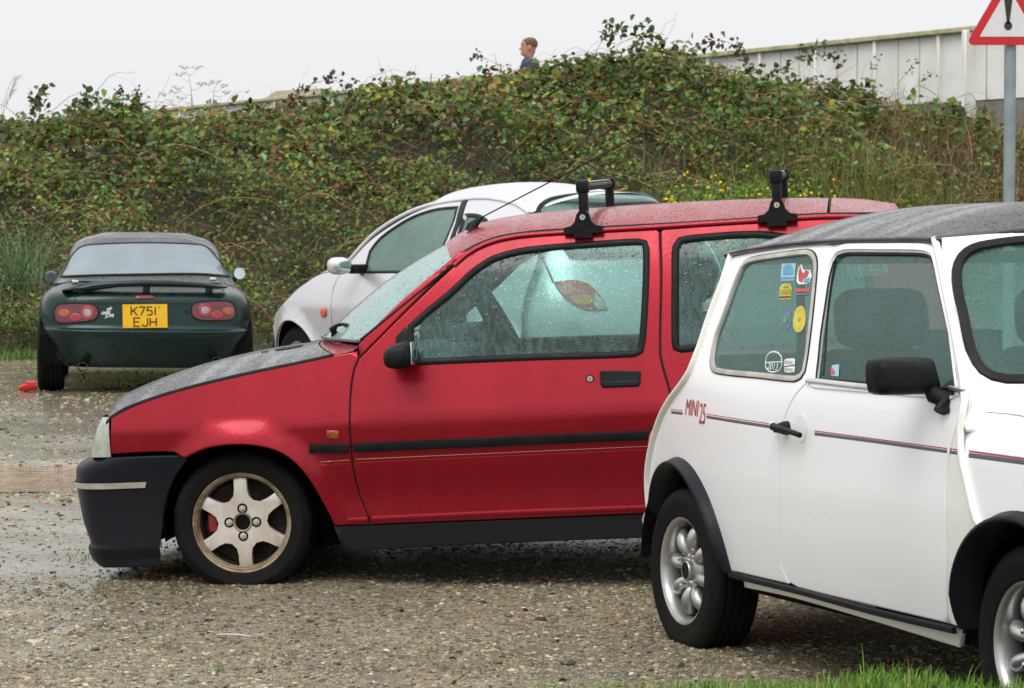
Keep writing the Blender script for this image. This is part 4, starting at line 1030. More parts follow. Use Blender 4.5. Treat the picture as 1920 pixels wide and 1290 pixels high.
    for zz, tx in ((nz_+nh_*.24, 'SAY NO TO A'), (nz_-nh_*.24, 'BADGER CULL')):
        for lf in (-.0115, -.0145): text_on('lettering', tx, nh_*.52, nx_, zz, mf, OUT[1], M['ink'], st_, sx=nw_/(nh_*3.9), lift=lf, flip=-1)
    # roof
    G = PC([(.25, -1.246), (.66, -1.243), (.82, -1.245), (1.19, -1.243), (1.45, -1.237), (1.73, -1.222), (1.93, -1.206), (1.98, -1.20)])
    st = []
    for k in range(41):
        t = k/40; xe = -.655-1.30*t; bow = .16*(1-t)**1.2-.13*t**1.5
        e = max(0, t-.55)/.45; e2 = max(0, .18-t)/.18
        zc = 1.348-.085*e**2.2-.070*e2**2
        ze = -G(-xe); st.append((xe, W(xe, ze)+.008, ze, zc, bow, 2.25))
    loft_sym('roof', st, M['black_top'], car, 51)
    edge = [(a, b+.001, c-.002) for a, b, c, d, e, f in st]
    fr = [(st[0][0]+st[0][4]*(1-q*q), st[0][1]*q, st[0][2]+(st[0][3]-st[0][2])*(1-abs(q)**2.25)-.003) for q in [-1+2*k/24 for k in range(25)]]
    tube('roof_gutter', [(a, -b, c) for a, b, c in edge], .008, M['black_top'], car, 8); tube('roof_gutter', edge, .008, M['black_top'], car, 8)
    tube('roof_gutter', fr, .009, M['black_top'], car, 8)
    # windscreen and its sheet
    wl = [(-0.565,1.163), (-0.538,1.199), (-0.497,1.224), (-0.434,1.237), (-0.358,1.245)]
    wlow = [(-0.531,0.88), (-0.566,0.88), (-0.595,0.888), (-0.613,0.905), (-0.619,0.928), (-0.619,0.963), (-0.599,1.048), (-0.584,1.113)]
    half = [p for p in wl]+[(0, wl[-1][1]+.012)]; low = [(0, wlow[0][1]-.004)]+wlow
    hole = half+[(-y, z) for y, z in wl[::-1]]+[(-y, z) for y, z in wlow[::-1]]+low[:1]+wlow
    mx_ = lambda u, v: (mini_X(u, v), u, v)
    sheet = [(-W(-.22, .78)-.006, .770), (-W(-.24, .85)-.004, .85), (-W(-.36, .95)-.004, .95), (-W(-.46, 1.05)-.004, 1.05), (-W(-.56, 1.15)-.004, 1.15), (-W(-.65, 1.238)-.004, 1.246), (-.3, 1.266), (0, 1.279)]
    sheet = sheet+[(-y, z) for y, z in sheet[::-1][1:]]+[(.35, .76), (0, .76), (-.35, .76)]
    hO = resample(hole, .025)
    panel('scuttle_sheet', sheet, mx_, (1, 0, .5), M['white'], car, holes=[hO], res=.04)
    panel('windscreen', inset(hO, -.004), mx_, (1, 0, .5), M['glass_clear'], car, raw=True, off=-.004, rim=.003, res=.06)
    strip('screen_seal', inset(hO, .008), mx_, (1, 0, .5), .027, .010, M['rubber'], car, True, raw=True)
    # bonnet and front
    bs = []
    for k in range(31):
        t = k/30; xe = -.285+.80*t; ze = wtop(xe); bs.append((xe, wing_y(xe, ze)+.002, ze-.001, ze+.075*(1-t*.45)*min(1, .55+t*4), .17*(1-t)+.06*t, 2.6))
    loft_sym('bonnet', bs, M['white'], car, 41)
    fr_ = [[(.50+.075*max(0, math.cos(a))**.5, (W(.45, .5)-.02)*math.copysign(abs(math.sin(a))**.5, a), z) for a in [(-1+2*k/50)*math.pi/2 for k in range(51)]] for z in (.28, .40, .55, .66, .70)]
    grid_obj('front_panel', fr_, M['white'], car)
    box('grille', (.585, 0, .50), (.02, .62, .20), M['chrome'], car, .008)
    for k in range(7): box('grille_bar', (.597, 0, .43+.023*k), (.008, .58, .008), M['gap'], car, .002)
    tube('front_bumper', [(.50, -.66, .34), (.60, -.5, .34), (.635, 0, .34), (.60, .5, .34), (.50, .66, .34)], .04, M['chrome'], car, 10)
    # rear
    S = PC([(-z, x) for x, z in seam]+[(-.30, -2.41)])
    rr = []
    for k in range(25):
        z = .27+.94*k/24; xs = S(-z); w = W(xs, z); rr.append([(xs-.10*(1-(q*q)**1.3), w*q, z) for q in [-1+2*j/30 for j in range(31)]])
    grid_obj('rear_panel', rr[:15], M['white'], car)
    grid_obj('rear_screen', [[p for p in r] for r in rr[16:24]], M['glass_far'], car)
    grid_obj('rear_panel', rr[14:17], M['white'], car); grid_obj('rear_panel', rr[23:], M['white'], car)
    tube('rear_bumper', [(-2.38, -.62, .36), (-2.52, -.45, .36), (-2.56, 0, .36), (-2.52, .45, .36), (-2.38, .62, .36)], .035, M['chrome'], car, 10)
    # inside
    box('floor_tub', (-1.0, 0, .23), (2.7, .84, .12), M['dark'], car, .02); box('floor_tub', (-1.02, 0, .245), (1.36, 1.22, .085), M['dark'], car, .02)
    box('boot_floor', (-2.05, 0, .42), (.62, .84, .28), M['dark'], car, .03); box('engine_bay', (.10, 0, .42), (.66, .84, .34), M['dark'], car, .03)
    box('dashboard', (-.36, 0, .80), (.20, 1.14, .10), M['trimcloth'], car, .03); steering_wheel(car, (-.50, -.30, .84), -math.radians(40))
    for y in (-.30, .30):
        e = part_empty('seat', car, (-1.25, y, 0))
        box('cushion', (.10, 0, .42), (.48, .46, .16), M['seat'], e, .05, seg=3)
        box('backrest', (-.14, 0, .66), (.16, .47, .54), M['seat'], e, .07, Matrix.Rotation(-.16, 3, 'Y'), 3)
        box('headrest', (-.19, 0, 1.015), (.12, .29, .175), M['seat'], e, .055, Matrix.Rotation(-.16, 3, 'Y'), 3)
    box('rear_bench', (-1.86, 0, .70), (.16, 1.04, .40), M['seat'], car, .06, Matrix.Rotation(-.2, 3, 'Y'), 3)
    box('parcel_shelf', (-1.98, 0, .86), (.34, 1.06, .03), M['trimcloth'], car, .01)
    box('shelf_speaker', (-1.90, .22, .92), (.16, .22, .09), M['seat'], car, .012)
    tube('seat_belt', [(-1.40, -.58, 1.12), (-1.42, -.57, .70), (-1.42, -.55, .45)], .014, M['seat'], car, 6)
    return car

# ------------------------------------------------------------------ dark green roadster
M['exhaust'] = plain('sooty_steel', (.16, .14, .11), .4, .6, c2=(.07, .06, .05))
def build_green():
    car = thing('green_roadster', 'dark green two seat roadster seen from behind with yellow number plate and boot spoiler', 'car', matrix=pose(POSE_GREEN))
    n = 3.4
    nosex = PC([(.17, .50), (.30, .62), (.5, .66), (.62, .60), (.72, .45), (.78, .25), (.835, .0)])
    def plan(z, sc=1., nq=96):
        row = []
        for k in range(nq):
            a = 2*math.pi*k/nq; c, s = math.cos(a), math.sin(a)
            xx = math.copysign(abs(c)**(2/n), c); yy = math.copysign(abs(s)**(2/n), s)
            x = (-2.25+(gr_xt(z)+2.25)*abs(xx)) if c < 0 else (-.25+(nosex(z)+.25)*abs(xx))
            row.append((x, gr_W(z)*yy*sc, z))
        # insert the straight flanks
        return row
    rows = []
    zs = [.20, .22, .25, .29, .33, .37, .41, .432, .444, .452, .462, .472, .478, .484, .492, .50, .53, .57, .61, .65, .69, .72, .75, .775, .795, .81, .822, .832]
    def flank(row):
        # rows run nose -> left flank -> tail -> right flank; add flank stations so that the arches can be cut
        out = []
        for i, p in enumerate(row):
            out.append(p); q = row[(i+1) % len(row)]
            if abs(q[0]-p[0]) > 1.2:
                for j in range(1, 60):
                    u = j/60; out.append((p[0]+(q[0]-p[0])*u, p[1]+(q[1]-p[1])*u, p[2]))
        return out
    for z in zs: rows.append(flank(plan(z)))
    m = min(len(r) for r in rows); assert all(len(r) == m for r in rows)
    top = rows[-1]
    for f, dz in ((.8, .010), (.55, .017), (.3, .022), (.02, .024)):
        rows.append([((p[0]+1.2)*(.55+.45*f)-1.2, p[1]*f, .832+dz+.02*(1-f)) for p in top])
    AR = .345
    R2 = []
    for r in rows:
        rr = []
        for p in r:
            for cx in (-2.265, 0.):
                d = math.hypot(p[0]-cx, p[2]-.29)
                if abs(d-AR) < .024 and p[2] < .66 and abs(p[1]) > .45 and p[0] > -2.62 and d > 1e-6: p = (cx+(p[0]-cx)*AR/d, p[1], .29+(p[2]-.29)*AR/d)
            rr.append(p)
        R2.append(rr)
    def skip(a, b, c, d):
        q = (a+b+c+d)/4
        return abs(q.y) > .45 and q.x > -2.62 and any(math.hypot(q.x-cx, q.z-.29) < AR-.004 for cx in (-2.265, 0.))
    grid_obj('body', R2, M['green'], car, closed=True, skip=skip)
    for s in (1, -1):
        for cx in (0., -2.265):
            rw = [[(cx+r*math.cos(a), s*y, .29+r*math.sin(a)) for a in [math.pi*k/24*1.14-.2 for k in range(25)]] for r, y in ((.347, .80), (.345, .6), (.345, .45))]
            grid_obj('wheel_arch', rw, M['dark'], car)
            plain_wheel(car, (cx, s*.715, .288), s, .288, .205)
    # hardtop
    hs = []
    ys = [(-1+2*k/60) for k in range(61)]
    ys = [math.copysign(abs(v)**.75, v)*.712 for v in ys]
    for k in range(34):
        x = -2.22+1.75*k/33; h = gr_h(x); hs.append([(x-.10*(1-(y/.712)**2)*(1 if x < -1.6 else max(0, 1-(x+1.6)/.5)), y, max(.80, .82+(h-.82)*gr_prof(abs(y)))) for y in ys])
    grid_obj('hardtop', hs[:28], M['hardtop'], car)
    grid_obj('windscreen', [[(-.47+.27*k/6, y*(1+.02*k/6), max(.80, .82+(gr_h(-.47+.27*k/6)-.82)*gr_prof(abs(y)))) for y in ys] for k in range(7)], M['glass_ka'], car)
    def mR(u, v): x = gr_RX(u, v); return (x-.10*(1-(u/.712)**2)*(1 if x < -1.6 else max(0, 1-(x+1.6)/.5)), u, v)
    rw = [(0.651,0.869), (0.616,0.93), (0.572,1.023), (0.515,1.088), (0.446,1.112), (0.225,1.128), (0.016,1.136), (-0.194,1.135), (-0.37,1.13), (-0.47,1.114), (-0.538,1.046), (-0.603,0.964), (-0.686,0.882), (-0.418,0.902), (0.019,0.895), (0.384,0.884)]
    rO = resample(rw, .03)
    panel('rear_screen', rO, mR, (-.5, 0, 1), M['glass_rear'], car, raw=True, res=.05, off=.006)
    strip('screen_seal', rO, mR, (-.5, 0, 1), .022, .010, M['rubber'], car, True, raw=True, off=.002)
    # spoiler on three stems
    tops = [(0.634,0.782), (0.548,0.808), (0.403,0.84), (0.214,0.855), (0.024,0.863), (-0.178,0.862), (-0.402,0.849), (-0.538,0.829), (-0.611,0.819)]
    bots = [(0.634,0.775), (0.547,0.783), (0.458,0.784), (0.213,0.816), (0.024,0.825), (-0.178,0.823), (-0.358,0.816), (-0.515,0.803), (-0.611,0.81)]
    sp = [[], [], [], [], []]
    for (ya, za), (yb, zb) in zip(tops, bots):
        e = 1-(abs(ya)/.66)**2
        for j, (x, z) in enumerate(((-2.50-.03*e, (za+zb)/2), (-2.58-.04*e, za+.003), (-2.70-.05*e, za), (-2.715-.05*e, (za*.3+zb*.7)-.012*e), (-2.60-.04*e, zb-.014*e))): sp[j].append((x, ya, z))
    sp.append(sp[0]); wing = grid_obj('spoiler', sp, M['green'], car)
    for y0, y1 in ((.455, .52), (-.03, .03), (-.50, -.44)):
        box('spoiler_stem', (-2.63, (y0+y1)/2, .790), (.11, abs(y1-y0)*.9, .085), M['green'], wing, .012)
    mX = lambda u, v: (gr_X(u, v), u, v); ob = (-1, 0, 0)
    def gp(name, pts, mat, off=.004, parent=car, res=.03, rim=.012, sharp=60): return panel(name, pts, mX, ob, M[mat], parent, off=off, res=res, rim=rim, edge=.001, sharp=sharp)
    # shut lines of the boot lid
    strip('shut_line', [(0.533,0.748), (0.532,0.682), (0.312,0.683), (0.046,0.686), (-0.288,0.69), (-0.504,0.691), (-0.505,0.759)], mX, ob, .009, .0015, M['gap'], car, off=.0005)
    strip('shut_line', [(0.789,0.419), (0.598,0.425), (0.045,0.431), (-0.513,0.446), (-0.745,0.471)], mX, ob, .008, .0015, M['gap'], car, off=.0005)
    # lamps
    for L in ([(0.687,0.594), (0.681,0.639), (0.659,0.668), (0.612,0.677), (0.457,0.683), (0.39,0.673), (0.365,0.645), (0.358,0.614), (0.369,0.578), (0.411,0.555), (0.466,0.545), (0.599,0.532), (0.65,0.532), (0.678,0.554)], [(-0.333,0.652), (-0.344,0.683), (-0.377,0.699), (-0.456,0.707), (-0.592,0.709), (-0.644,0.694), (-0.668,0.653), (-0.668,0.597), (-0.644,0.572), (-0.593,0.564), (-0.445,0.563), (-0.384,0.57), (-0.35,0.589), (-0.336,0.618)]):
        lp = gp('tail_lamp', L, 'red_lens_dark', .006)
        strip('lamp_seal', L, mX, ob, .012, .009, M['rubber'], lp, True, off=.002, sharp=70)
        cy_ = sum(p[0] for p in L)/len(L); s = 1 if cy_ > 0 else -1
        def circ(cy0, cz0, r, n_=20, ry=1.): return [(cy0+r*math.cos(2*math.pi*k/n_), cz0+r*ry*math.sin(2*math.pi*k/n_)) for k in range(n_)]
        zc = sum(p[1] for p in L)/len(L)
        gp('lamp_ring', circ(s*.438, zc+.004, .052), 'red_lens', .012, lp); gp('reversing_lamp', circ(s*.438, zc+.004, .030), 'grey_lens', .017, lp)
        gp('brake_lamp', [(s*.53+.045*math.cos(a), zc-.03+.030*math.sin(a)) for a in [2*math.pi*k/16 for k in range(16)]], 'red_lens', .010, lp)
        gp('turn_lamp', [(s*.612+.040*math.cos(a), zc+.030*math.sin(a)) for a in [2*math.pi*k/16 for k in range(16)]], 'amber_dark', .010, lp)
    gp('stop_lamp', [(0.091,0.746), (-0.059,0.75), (-0.057,0.723), (0.085,0.717)], 'red_lens_dark', .006)
    disc('boot_lock', (gr_X(-.30, .60)-.004, [(-0.302,0.634)][0][0], [(-0.302,0.634)][0][1]), .014, (-1, 0, 0), M['gap'], car, .004)
    # number plate
    P = [(0.18,0.679), (-0.153,0.685), (-0.158,0.508), (0.176,0.502)]
    cyp = sum(p[0] for p in P)/4; czp = sum(p[1] for p in P)/4; zr = (P[1][1]-P[0][1])/(P[1][0]-P[0][0])
    pl = prism('number_plate', P, ((-2.812, 0, 0), (0, 1, 0), (0, 0, 1)), -.008, M['plate'], car)
    rt_ = (0, -1, -zr)
    def fr(a, b, q): return (-2.8206-q, cyp-a, czp+b-a*zr)
    for ch, a in (('K', -.104), ('7', -.046), ('5', .012), ('1', .062)): plate_letter(ch, a, .006, .044, .062, .0105, fr, M['ink'], pl)
    for ch, a in (('E', -.082), ('J', -.022), ('H', .038)): plate_letter(ch, a, -.076, .046, .062, .0105, fr, M['ink'], pl)
    for s in (1, -1): disc('plate_screw', (-2.8205, cyp+s*.105, czp+.068), .005, (-1, 0, 0), M['ink'], pl, .002, 10)
    # sticker beside the plate
    q = [(0.287,0.595), (0.284,0.634), (0.299,0.614)]
    xs = gr_X(q[0][0], q[0][1])-.008
    text('sticker', 'JDM', .040, (xs, q[0][0]-.012, q[0][1]-.002), (0, -1, 0), (0, 0, 1), M['st_white'], car, sx=.9, depth=.0008, bold=.0009)
    text('sticker', 'eat', .034, (xs, q[1][0]-.005, q[1][1]+.012), (0, -1, .35), (0, 0, 1), M['st_white'], car, bold=.0010)
    text('sticker', 'sleep', .034, (xs, q[2][0]+.004, q[2][1]+.004), (0, -1, .3), (0, 0, 1), M['st_white'], car, bold=.0010)
    # exhausts, latches, mirrors
    for cxp in [(0.472,0.203), (-0.528,0.25)]:
        o = lathe('exhaust_tip', [(.034, .0), (.0385, -.003), (.0390, -.010), (.036, -.010), (.034, .20)], M['exhaust'], car, 24); o.location = (-2.80, cxp[0], cxp[1]); o.rotation_euler = (0, 0, -math.pi/2)
    for py_ in [(0.537,0.836), (-0.511,0.868)]:
        box('hardtop_latch', (-2.30, py_[0], py_[1]), (.03, .050, .028), M['chrome'], car, .006)
    pm = [(-0.591,0.847)][0]
    tube('aerial_stub', [(-2.35, pm[0], pm[1]-.02), (-2.35, pm[0], pm[1]+.012)], .012, M['steel'], car, 8)
    for (y, z) in [(0.751,0.848), (-0.782,0.895)]:
        m = ellipsoid('door_mirror', (-.73, y, z), (.06, .052, .050), M['green'], car, pw=.8)
        disc('mirror_glass', (-.79, y, z), .046, (-1, 0, -.35 if y > 0 else .1), M['mirror_glass'], m, .004, 24)
        box('mirror_arm', (-.72, y*.93, z-.05), (.05, .07, .05), M['green'], m, .015)
    box('floor_tub', (-1.1, 0, .27), (2.7, 1.0, .14), M['dark'], car, .03)
    return car

# ------------------------------------------------------------------ silver hatchback
def build_silver():
    W = ka_W
    car = thing('silver_hatchback', 'small rounded silver hatchback behind the red car, half hidden by it', 'car', matrix=pose(POSE_SILVER))
    edge = [(0.119,0.628), (0.029,0.697), (-0.094,0.776), (-0.232,0.834), (-0.361,0.882), (-0.521,0.899)]
    ap = [(-0.688,0.974), (-0.789,1.095), (-0.963,1.196), (-1.186,1.295), (-1.438,1.355), (-1.603,1.38)]
    gl = [(-0.929,0.89), (-0.903,0.947), (-0.88,1.022), (-0.923,1.088), (-1.013,1.149), (-1.192,1.23), (-1.397,1.273), (-1.639,1.285), (-1.705,1.206), (-1.725,1.116), (-1.728,1.03), (-1.661,0.963), (-1.571,0.899), (-1.226,0.892)]
    dg = [(-0.688,0.974), (-0.616,0.873), (-0.585,0.797), (-0.588,0.712), (-0.602,0.618), (-0.596,0.533)]
    q2 = [(-1.689,1.323), (-1.75,1.315), (-1.94,1.286), (-2.1,1.245), (-2.215,1.199)]
    dtop = [(-0.694,0.966), (-0.804,1.078), (-0.982,1.179), (-1.217,1.276), (-1.413,1.315), (-1.682,1.327)]
    drear = [(-1.686,1.327), (-1.79,1.205), (-1.824,1.088)]
    wx = -2.455
    roofz = PC([(.687, -.976), (.787, -1.090), (.961, -1.195), (1.182, -1.275), (1.43, -1.318), (1.8, -1.335), (2.2, -1.300), (2.5, -1.22), (2.7, -1.12)])
    bonz = PC([(-.30, .55), (-.239, .60), (-.164, .640), (-.05, .697), (.088, .775), (.231, .834), (.362, .882), (.52, .902), (.60, .93)])
    for s in (1, -1):
        mp = lambda u, v, s=s: (u, s*(W(u, v)+.035*(sum(1-sstep(.275, .40, math.hypot(u-c, v-.27)) for c in (-.08, wx)))), v); o = OUT[s]
        arch = [(-.08+.335*math.cos(a), .27+.315*math.sin(a)) for a in [math.radians(x) for x in (-5, 15, 35, 55, 75, 90, 105, 125, 145, 165, 185)]]
        rarch = [(wx+.08+x, z) for x, z in arch]
        wg = [(.285, .30), (.285, .42), (.268, .52), (.235, .59)]+[(-k, bonz(k)) for k in (-.19, -.1, 0., .1, .2, .3, .4, .52, .62)]+dg[1:]+[(-.62, .25), (-.42, .22)]+[p for p in arch[::-1][:-1]]+[(.275, .26)]
        panel('front_wing', inset(resample(wg, .03), .005), mp, o, M['silver'], car, raw=True, res=.04)
        gO = resample(gl, .03)
        dr = dtop+drear+[(-1.83, .85), (-1.80, .55), (-1.74, .25), (-.62, .25)]+dg[::-1]
        panel('door', inset(resample(dr, .03), .005), mp, o, M['silver'], car, holes=[inset(gO, .006)], raw=True, res=.04)
        panel('door_window', inset(gO, .004), mp, o, M['glass_ka'], car, raw=True, off=-.005, rim=.004, res=.06)
        strip('window_seal', gO, mp, o, .022, .006, M['rubber'], car, True, raw=True, off=-.002)
        qw = resample([(-1.80, 1.235), (-1.95, 1.225), (-2.10, 1.18), (-2.22, 1.08), (-2.26, .96), (-2.20, .915), (-1.93, .905)], .03)
        qt = [(-k, -roofz(k)) for k in (1.66, 1.8, 2.0, 2.2, 2.4, 2.55)]+[(-2.66, 1.10), (-2.72, .95), (-2.70, .60), (-2.70, .25)]+rarch+[(-1.75, .25), (-1.81, .55), (-1.84, .85)]+drear[::-1]
        panel('rear_quarter', inset(resample(qt, .03), .003), mp, o, M['silver'], car, holes=[inset(qw, .006)], raw=True, res=.04)
        panel('side_window', inset(qw, .004), mp, o, M['glass_ka'], car, raw=True, off=-.005, rim=.004, res=.06)
        strip('window_seal', qw, mp, o, .03, .006, M['rubber'], car, True, raw=True, off=-.002)
        strip('door_pillar', [(x+.03, z) for x, z in drear], mp, o, .055, .003, M['rubber'], car, off=.0)
        strip('shut_line', dg, mp, o, .020, .001, M['gap'], car, off=-.005)
        strip('shut_line', dtop+drear, mp, o, .020, .001, M['gap'], car, off=-.005)
        strip('arch_lip', arch[1:-1], mp, o, .02, .008, M['silver'], car)
        x, z = [(-0.516,0.634)][0]
        ellipsoid('repeater_lamp', (x, s*(W(x, z)+.008), z), (.034, .012, .034), M['orange_lens'], car)
        x, z = [(-1.828,1.215)][0]; disc('door_lock', (x, s*(W(x, z)+.004), z), .016, (0, s, 0), M['st_white'], car, .004)
        # mirror
        mz = [(-0.917,0.93)][0]
        m = ellipsoid('door_mirror', (mz[0]+.05, s*.90, mz[1]), (.05, .075, .055), M['silver'], car, pw=.75)
        ellipsoid('mirror_glass', (mz[0]-.010, s*.90, mz[1]), (.012, .056, .040), M['mirror_glass'], m, pw=.75)
        ellipsoid('mirror_frame', (mz[0]+.0, s*.90, mz[1]), (.014, .066, .048), M['chrome'], m, pw=.75)
        box('mirror_arm', (mz[0]+.03, s*.77, mz[1]-.02), (.09, .13, .06), M['plastic'], m, .02)
        for cx in (-.08, wx):
            rows = [[(cx+r*math.cos(a), s*y, .27+r*math.sin(a)) for a in [math.pi*k/24*1.14-.2 for k in range(25)]] for r, y in ((.335, .77), (.335, .6), (.335, .45))]
            grid_obj('wheel_arch', rows, M['dark'], car)
            plain_wheel(car, (cx, s*.685, .27), s, .272, .17, .172, 8)
        strip('sill', [(-.34, .20), (-2.1, .20)], mp, o, .12, .02, M['bumper'], car, off=-.02)
    # bonnet, screen, roof, rear
    bs = []
    for k in range(21):
        t = k/20; xe = .215-.815*t; ze = bonz(-xe); bs.append((xe, W(xe, ze)+.035*(1-sstep(.275, .40, math.hypot(xe+.08, ze-.27))), ze, ze+.05+.03*math.sin(math.pi*t), .17*(1-t)+.26*t, 2.4))
    loft_sym('bonnet', bs, M['silver'], car, 31)
    ws = []
    for k in range(11):
        t = k/10; xe = -.60-.72*t; ze = .93*(1-t)+(-roofz(1.32))*t if t in (0, 1) else (.93*(1-t*1.0)+t*(-roofz(1.32)) if False else -roofz(max(.66, -xe)))
        if k == 0: ze = .93
        ws.append((xe, W(xe, ze)-.01, ze, ze+.05+.06*t, .26*(1-t)+.12*t, 2.4))
    loft_sym('windscreen', ws, M['glass_ka'], car, 31)
    rs = []
    for k in range(21):
        t = k/20; xe = -1.31-1.15*t; ze = -roofz(-xe); rs.append((xe, W(xe, ze)+.002, ze, ze+.11-.05*t**2, .12*(1-t)-.10*t, 2.4))
    loft_sym('roof', rs, M['silver'], car, 31)
    for s in (1, -1):
        tube('screen_pillar', [(a, s*(b+.004), c+.004) for a, b, c, d, e, f in ws], .016, M['silver'], car, 8)
        tube('roof_edge', [(a, s*(b-.002), c-.002) for a, b, c, d, e, f in rs], .012, M['silver'], car, 8)
    mX = lambda u, v: (ka_X(u, v), u, v)
    rows = []
    for k in range(29):
        z = .22+1.10*k/28; w = W(-2.6, z); rows.append([])
        for j in range(49):
            a = (-1+2*j/48)*math.pi/2; rows[-1].append((-2.2+(ka_xt(z)+2.2)*max(0, math.cos(a))**(2/3), w*math.copysign(abs(math.sin(a))**(2/3), a), z))
    grid_obj('tailgate', rows, M['silver'], car)
    cap = [(-2.45-.02*k, W(-2.45, 1.23)-.04*k, 1.235+.015*k, 1.36-.002*k, -.10-.02*k, 2.4) for k in range(6)]
    loft_sym('tailgate_top', cap, M['silver'], car, 31)
    rsO = [(0.479,1.226), (0.438,1.267), (0.375,1.299), (0.278,1.317), (0.088,1.334), (-0.12,1.335), (-0.444,1.32), (-0.513,1.291)]
    rsO = rsO+[(rsO[-1][0]-.02, .98), (rsO[0][0]-.02, .98)]
    rO = resample(rsO, .03)
    panel('rear_screen', rO, mX, (-1, 0, .3), M['glass_ka'], car, raw=True, res=.06, off=.020)
    strip('screen_seal', rO, mX, (-1, 0, .3), .04, .010, M['rubber'], car, True, raw=True, off=.016)
    # tail lamps: the near one shows through the red car's windows
    L = [(0.585,0.827), (0.537,0.836), (0.477,0.837), (0.424,0.819), (0.392,0.777), (0.361,0.723), (0.342,0.667), (0.418,0.661), (0.484,0.672), (0.531,0.702), (0.563,0.741), (0.581,0.785)]
    for s in (1, -1):
        Ls = [(s*y, z) for y, z in L]
        lp = panel('tail_lamp', Ls, mX, (-1, 0, 0), M['tail_red'], car, res=.04, off=.012, rim=.02)
        cy0 = sum(p[0] for p in Ls)/len(Ls); cz0 = sum(p[1] for p in Ls)/len(Ls)
        panel('turn_lamp', [(cy0+.055*math.cos(a), cz0-.03+.03*math.sin(a)) for a in [2*math.pi*k/14 for k in range(14)]], mX, (-1, 0, 0), M['amber'], lp, res=.04, off=.018)
        panel('reversing_lamp', [(s*y, z) for y, z in [(0.401,0.765), (0.372,0.717), (0.349,0.674), (0.405,0.67), (0.426,0.706)]], mX, (-1, 0, 0), M['headlight'], lp, res=.04, off=.018)
        strip('shut_line', [(0.58,1.006), (0.584,0.91), (0.585,0.827)] if s > 0 else [(-y, z) for y, z in [(0.58,1.006), (0.584,0.91), (0.585,0.827)]], mX, (-1, 0, 0), .012, .002, M['gap'], car, off=.001)
    fr_ = [[(.25+.14*max(0, math.cos(a))**.6, (W(.27, z)-.005)*math.copysign(abs(math.sin(a))**.6, a), z) for a in [(-1+2*k/40)*math.pi/2 for k in range(41)]] for z in (.20, .30, .42, .50, .54)]
    grid_obj('front_bumper', fr_, M['silver'], car)
    a = [(-1.009,1.399), (-1.149,1.51)]
    tube('aerial', [(a[0][0], 0, a[0][1]-.05), (a[0][0]-.02, 0, a[0][1]), (a[1][0], 0, a[1][1])], [.012, .006, .004], M['rubber'], car, 6)
    box('floor_tub', (-1.25, 0, .22), (2.9, 1.0, .16), M['dark'], car, .03)
    box('dashboard', (-.75, 0, .78), (.4, 1.3, .2), M['trimcloth'], car, .05)
    for y in (.36, -.36): seat(car, -1.75, y, .34, 1.10)
    box('rear_bench', (-2.35, 0, .62), (.2, 1.1, .5), M['seat'], car, .05)
    return car

# ------------------------------------------------------------------ ground
CREST = PC([(-30, 2.3), (-5.8, 2.40), (-4.4, 2.52), (-3.1, 2.56), (-1.9, 2.62), (-.7, 2.85), (-.15, 2.93), (.35, 2.93), (.85, 3.06), (1.4, 3.12), (2.1, 3.05), (2.7, 2.9), (3.4, 2.72), (4.1, 2.58), (4.6, 2.45), (5.2, 2.38), (6, 2.3), (30, 2.1)])
def hash2(x, y): return np.sin(x*1.7+y*2.3)*.5+np.sin(x*3.1-y*1.3+1.2)*.3+np.sin(x*.7+y*5.1+2.)*.2
crest_t = np.array([CREST(v) for v in np.linspace(-30, 30, 1201)])
def crest(x): return np.interp(x, np.linspace(-30, 30, 1201), crest_t)
def ss(a, b, t): u = np.clip((t-a)/(b-a), 0, 1); return u*u*(3-2*u)
def foot(x): return 26.9+.25*np.sin(x*1.1)-.05*x
def ground_z(x, y):
    x = np.asarray(x, float); y = np.asarray(y, float)
    g = .012*hash2(x*.6, y*.5)+.006*hash2(x*2.2+4, y*2.)
    wp = np.exp(-(((x+2.85)/1.55)**2+((y-14.55)/1.05)**2)**2); g = g*(1-wp)-.08*np.exp(-((x+2.85)/1.0)**2-((y-14.55)/.58)**2)+.006*hash2(x*3.+1, y*4.)*wp
    g = g-.06*ss(19, 23, y)*ss(1, -2.2, x)+.03*ss(15, 18, y)*ss(-2, 0, x)*ss(24, 20, y)
    f = foot(x); t = (y-f)/6.2
    bank = np.clip(t, 0, 1)
    top = crest(x)-.42
    b = top*ss(-.06, 1.0, bank)*np.where(t > 0, 1, 0)
    plateau = 1.75
    back = ss(7.0, 9.5, y-f)
    b = b*(1-back)+plateau*back
    return g+b
def lod(a, b, near, far, c0, c1):
    v = [c0]
    while v[-1] < c1: v.append(v[-1]+near)
    hi = [v[-1]]; st = near
    while hi[-1] < b: st *= 1.25; hi.append(min(b, hi[-1]+min(st, far)))
    lo = [v[0]]; st = near
    while lo[-1] > a: st *= 1.25; lo.append(max(a, lo[-1]-min(st, far)))
    return np.array(lo[:0:-1]+v+hi[1:])
xs = lod(-260, 260, .09, 60, -6.5, 6.5); ysg = lod(-40, 420, .09, 60, 6, 36)
GX, GY = np.meshgrid(xs, ysg); GZ = ground_z(GX, GY)
nx = len(xs); idx = np.arange(GX.size).reshape(GX.shape)
quads = np.stack([idx[:-1, :-1], idx[:-1, 1:], idx[1:, 1:], idx[1:, :-1]], -1).reshape(-1, 4)
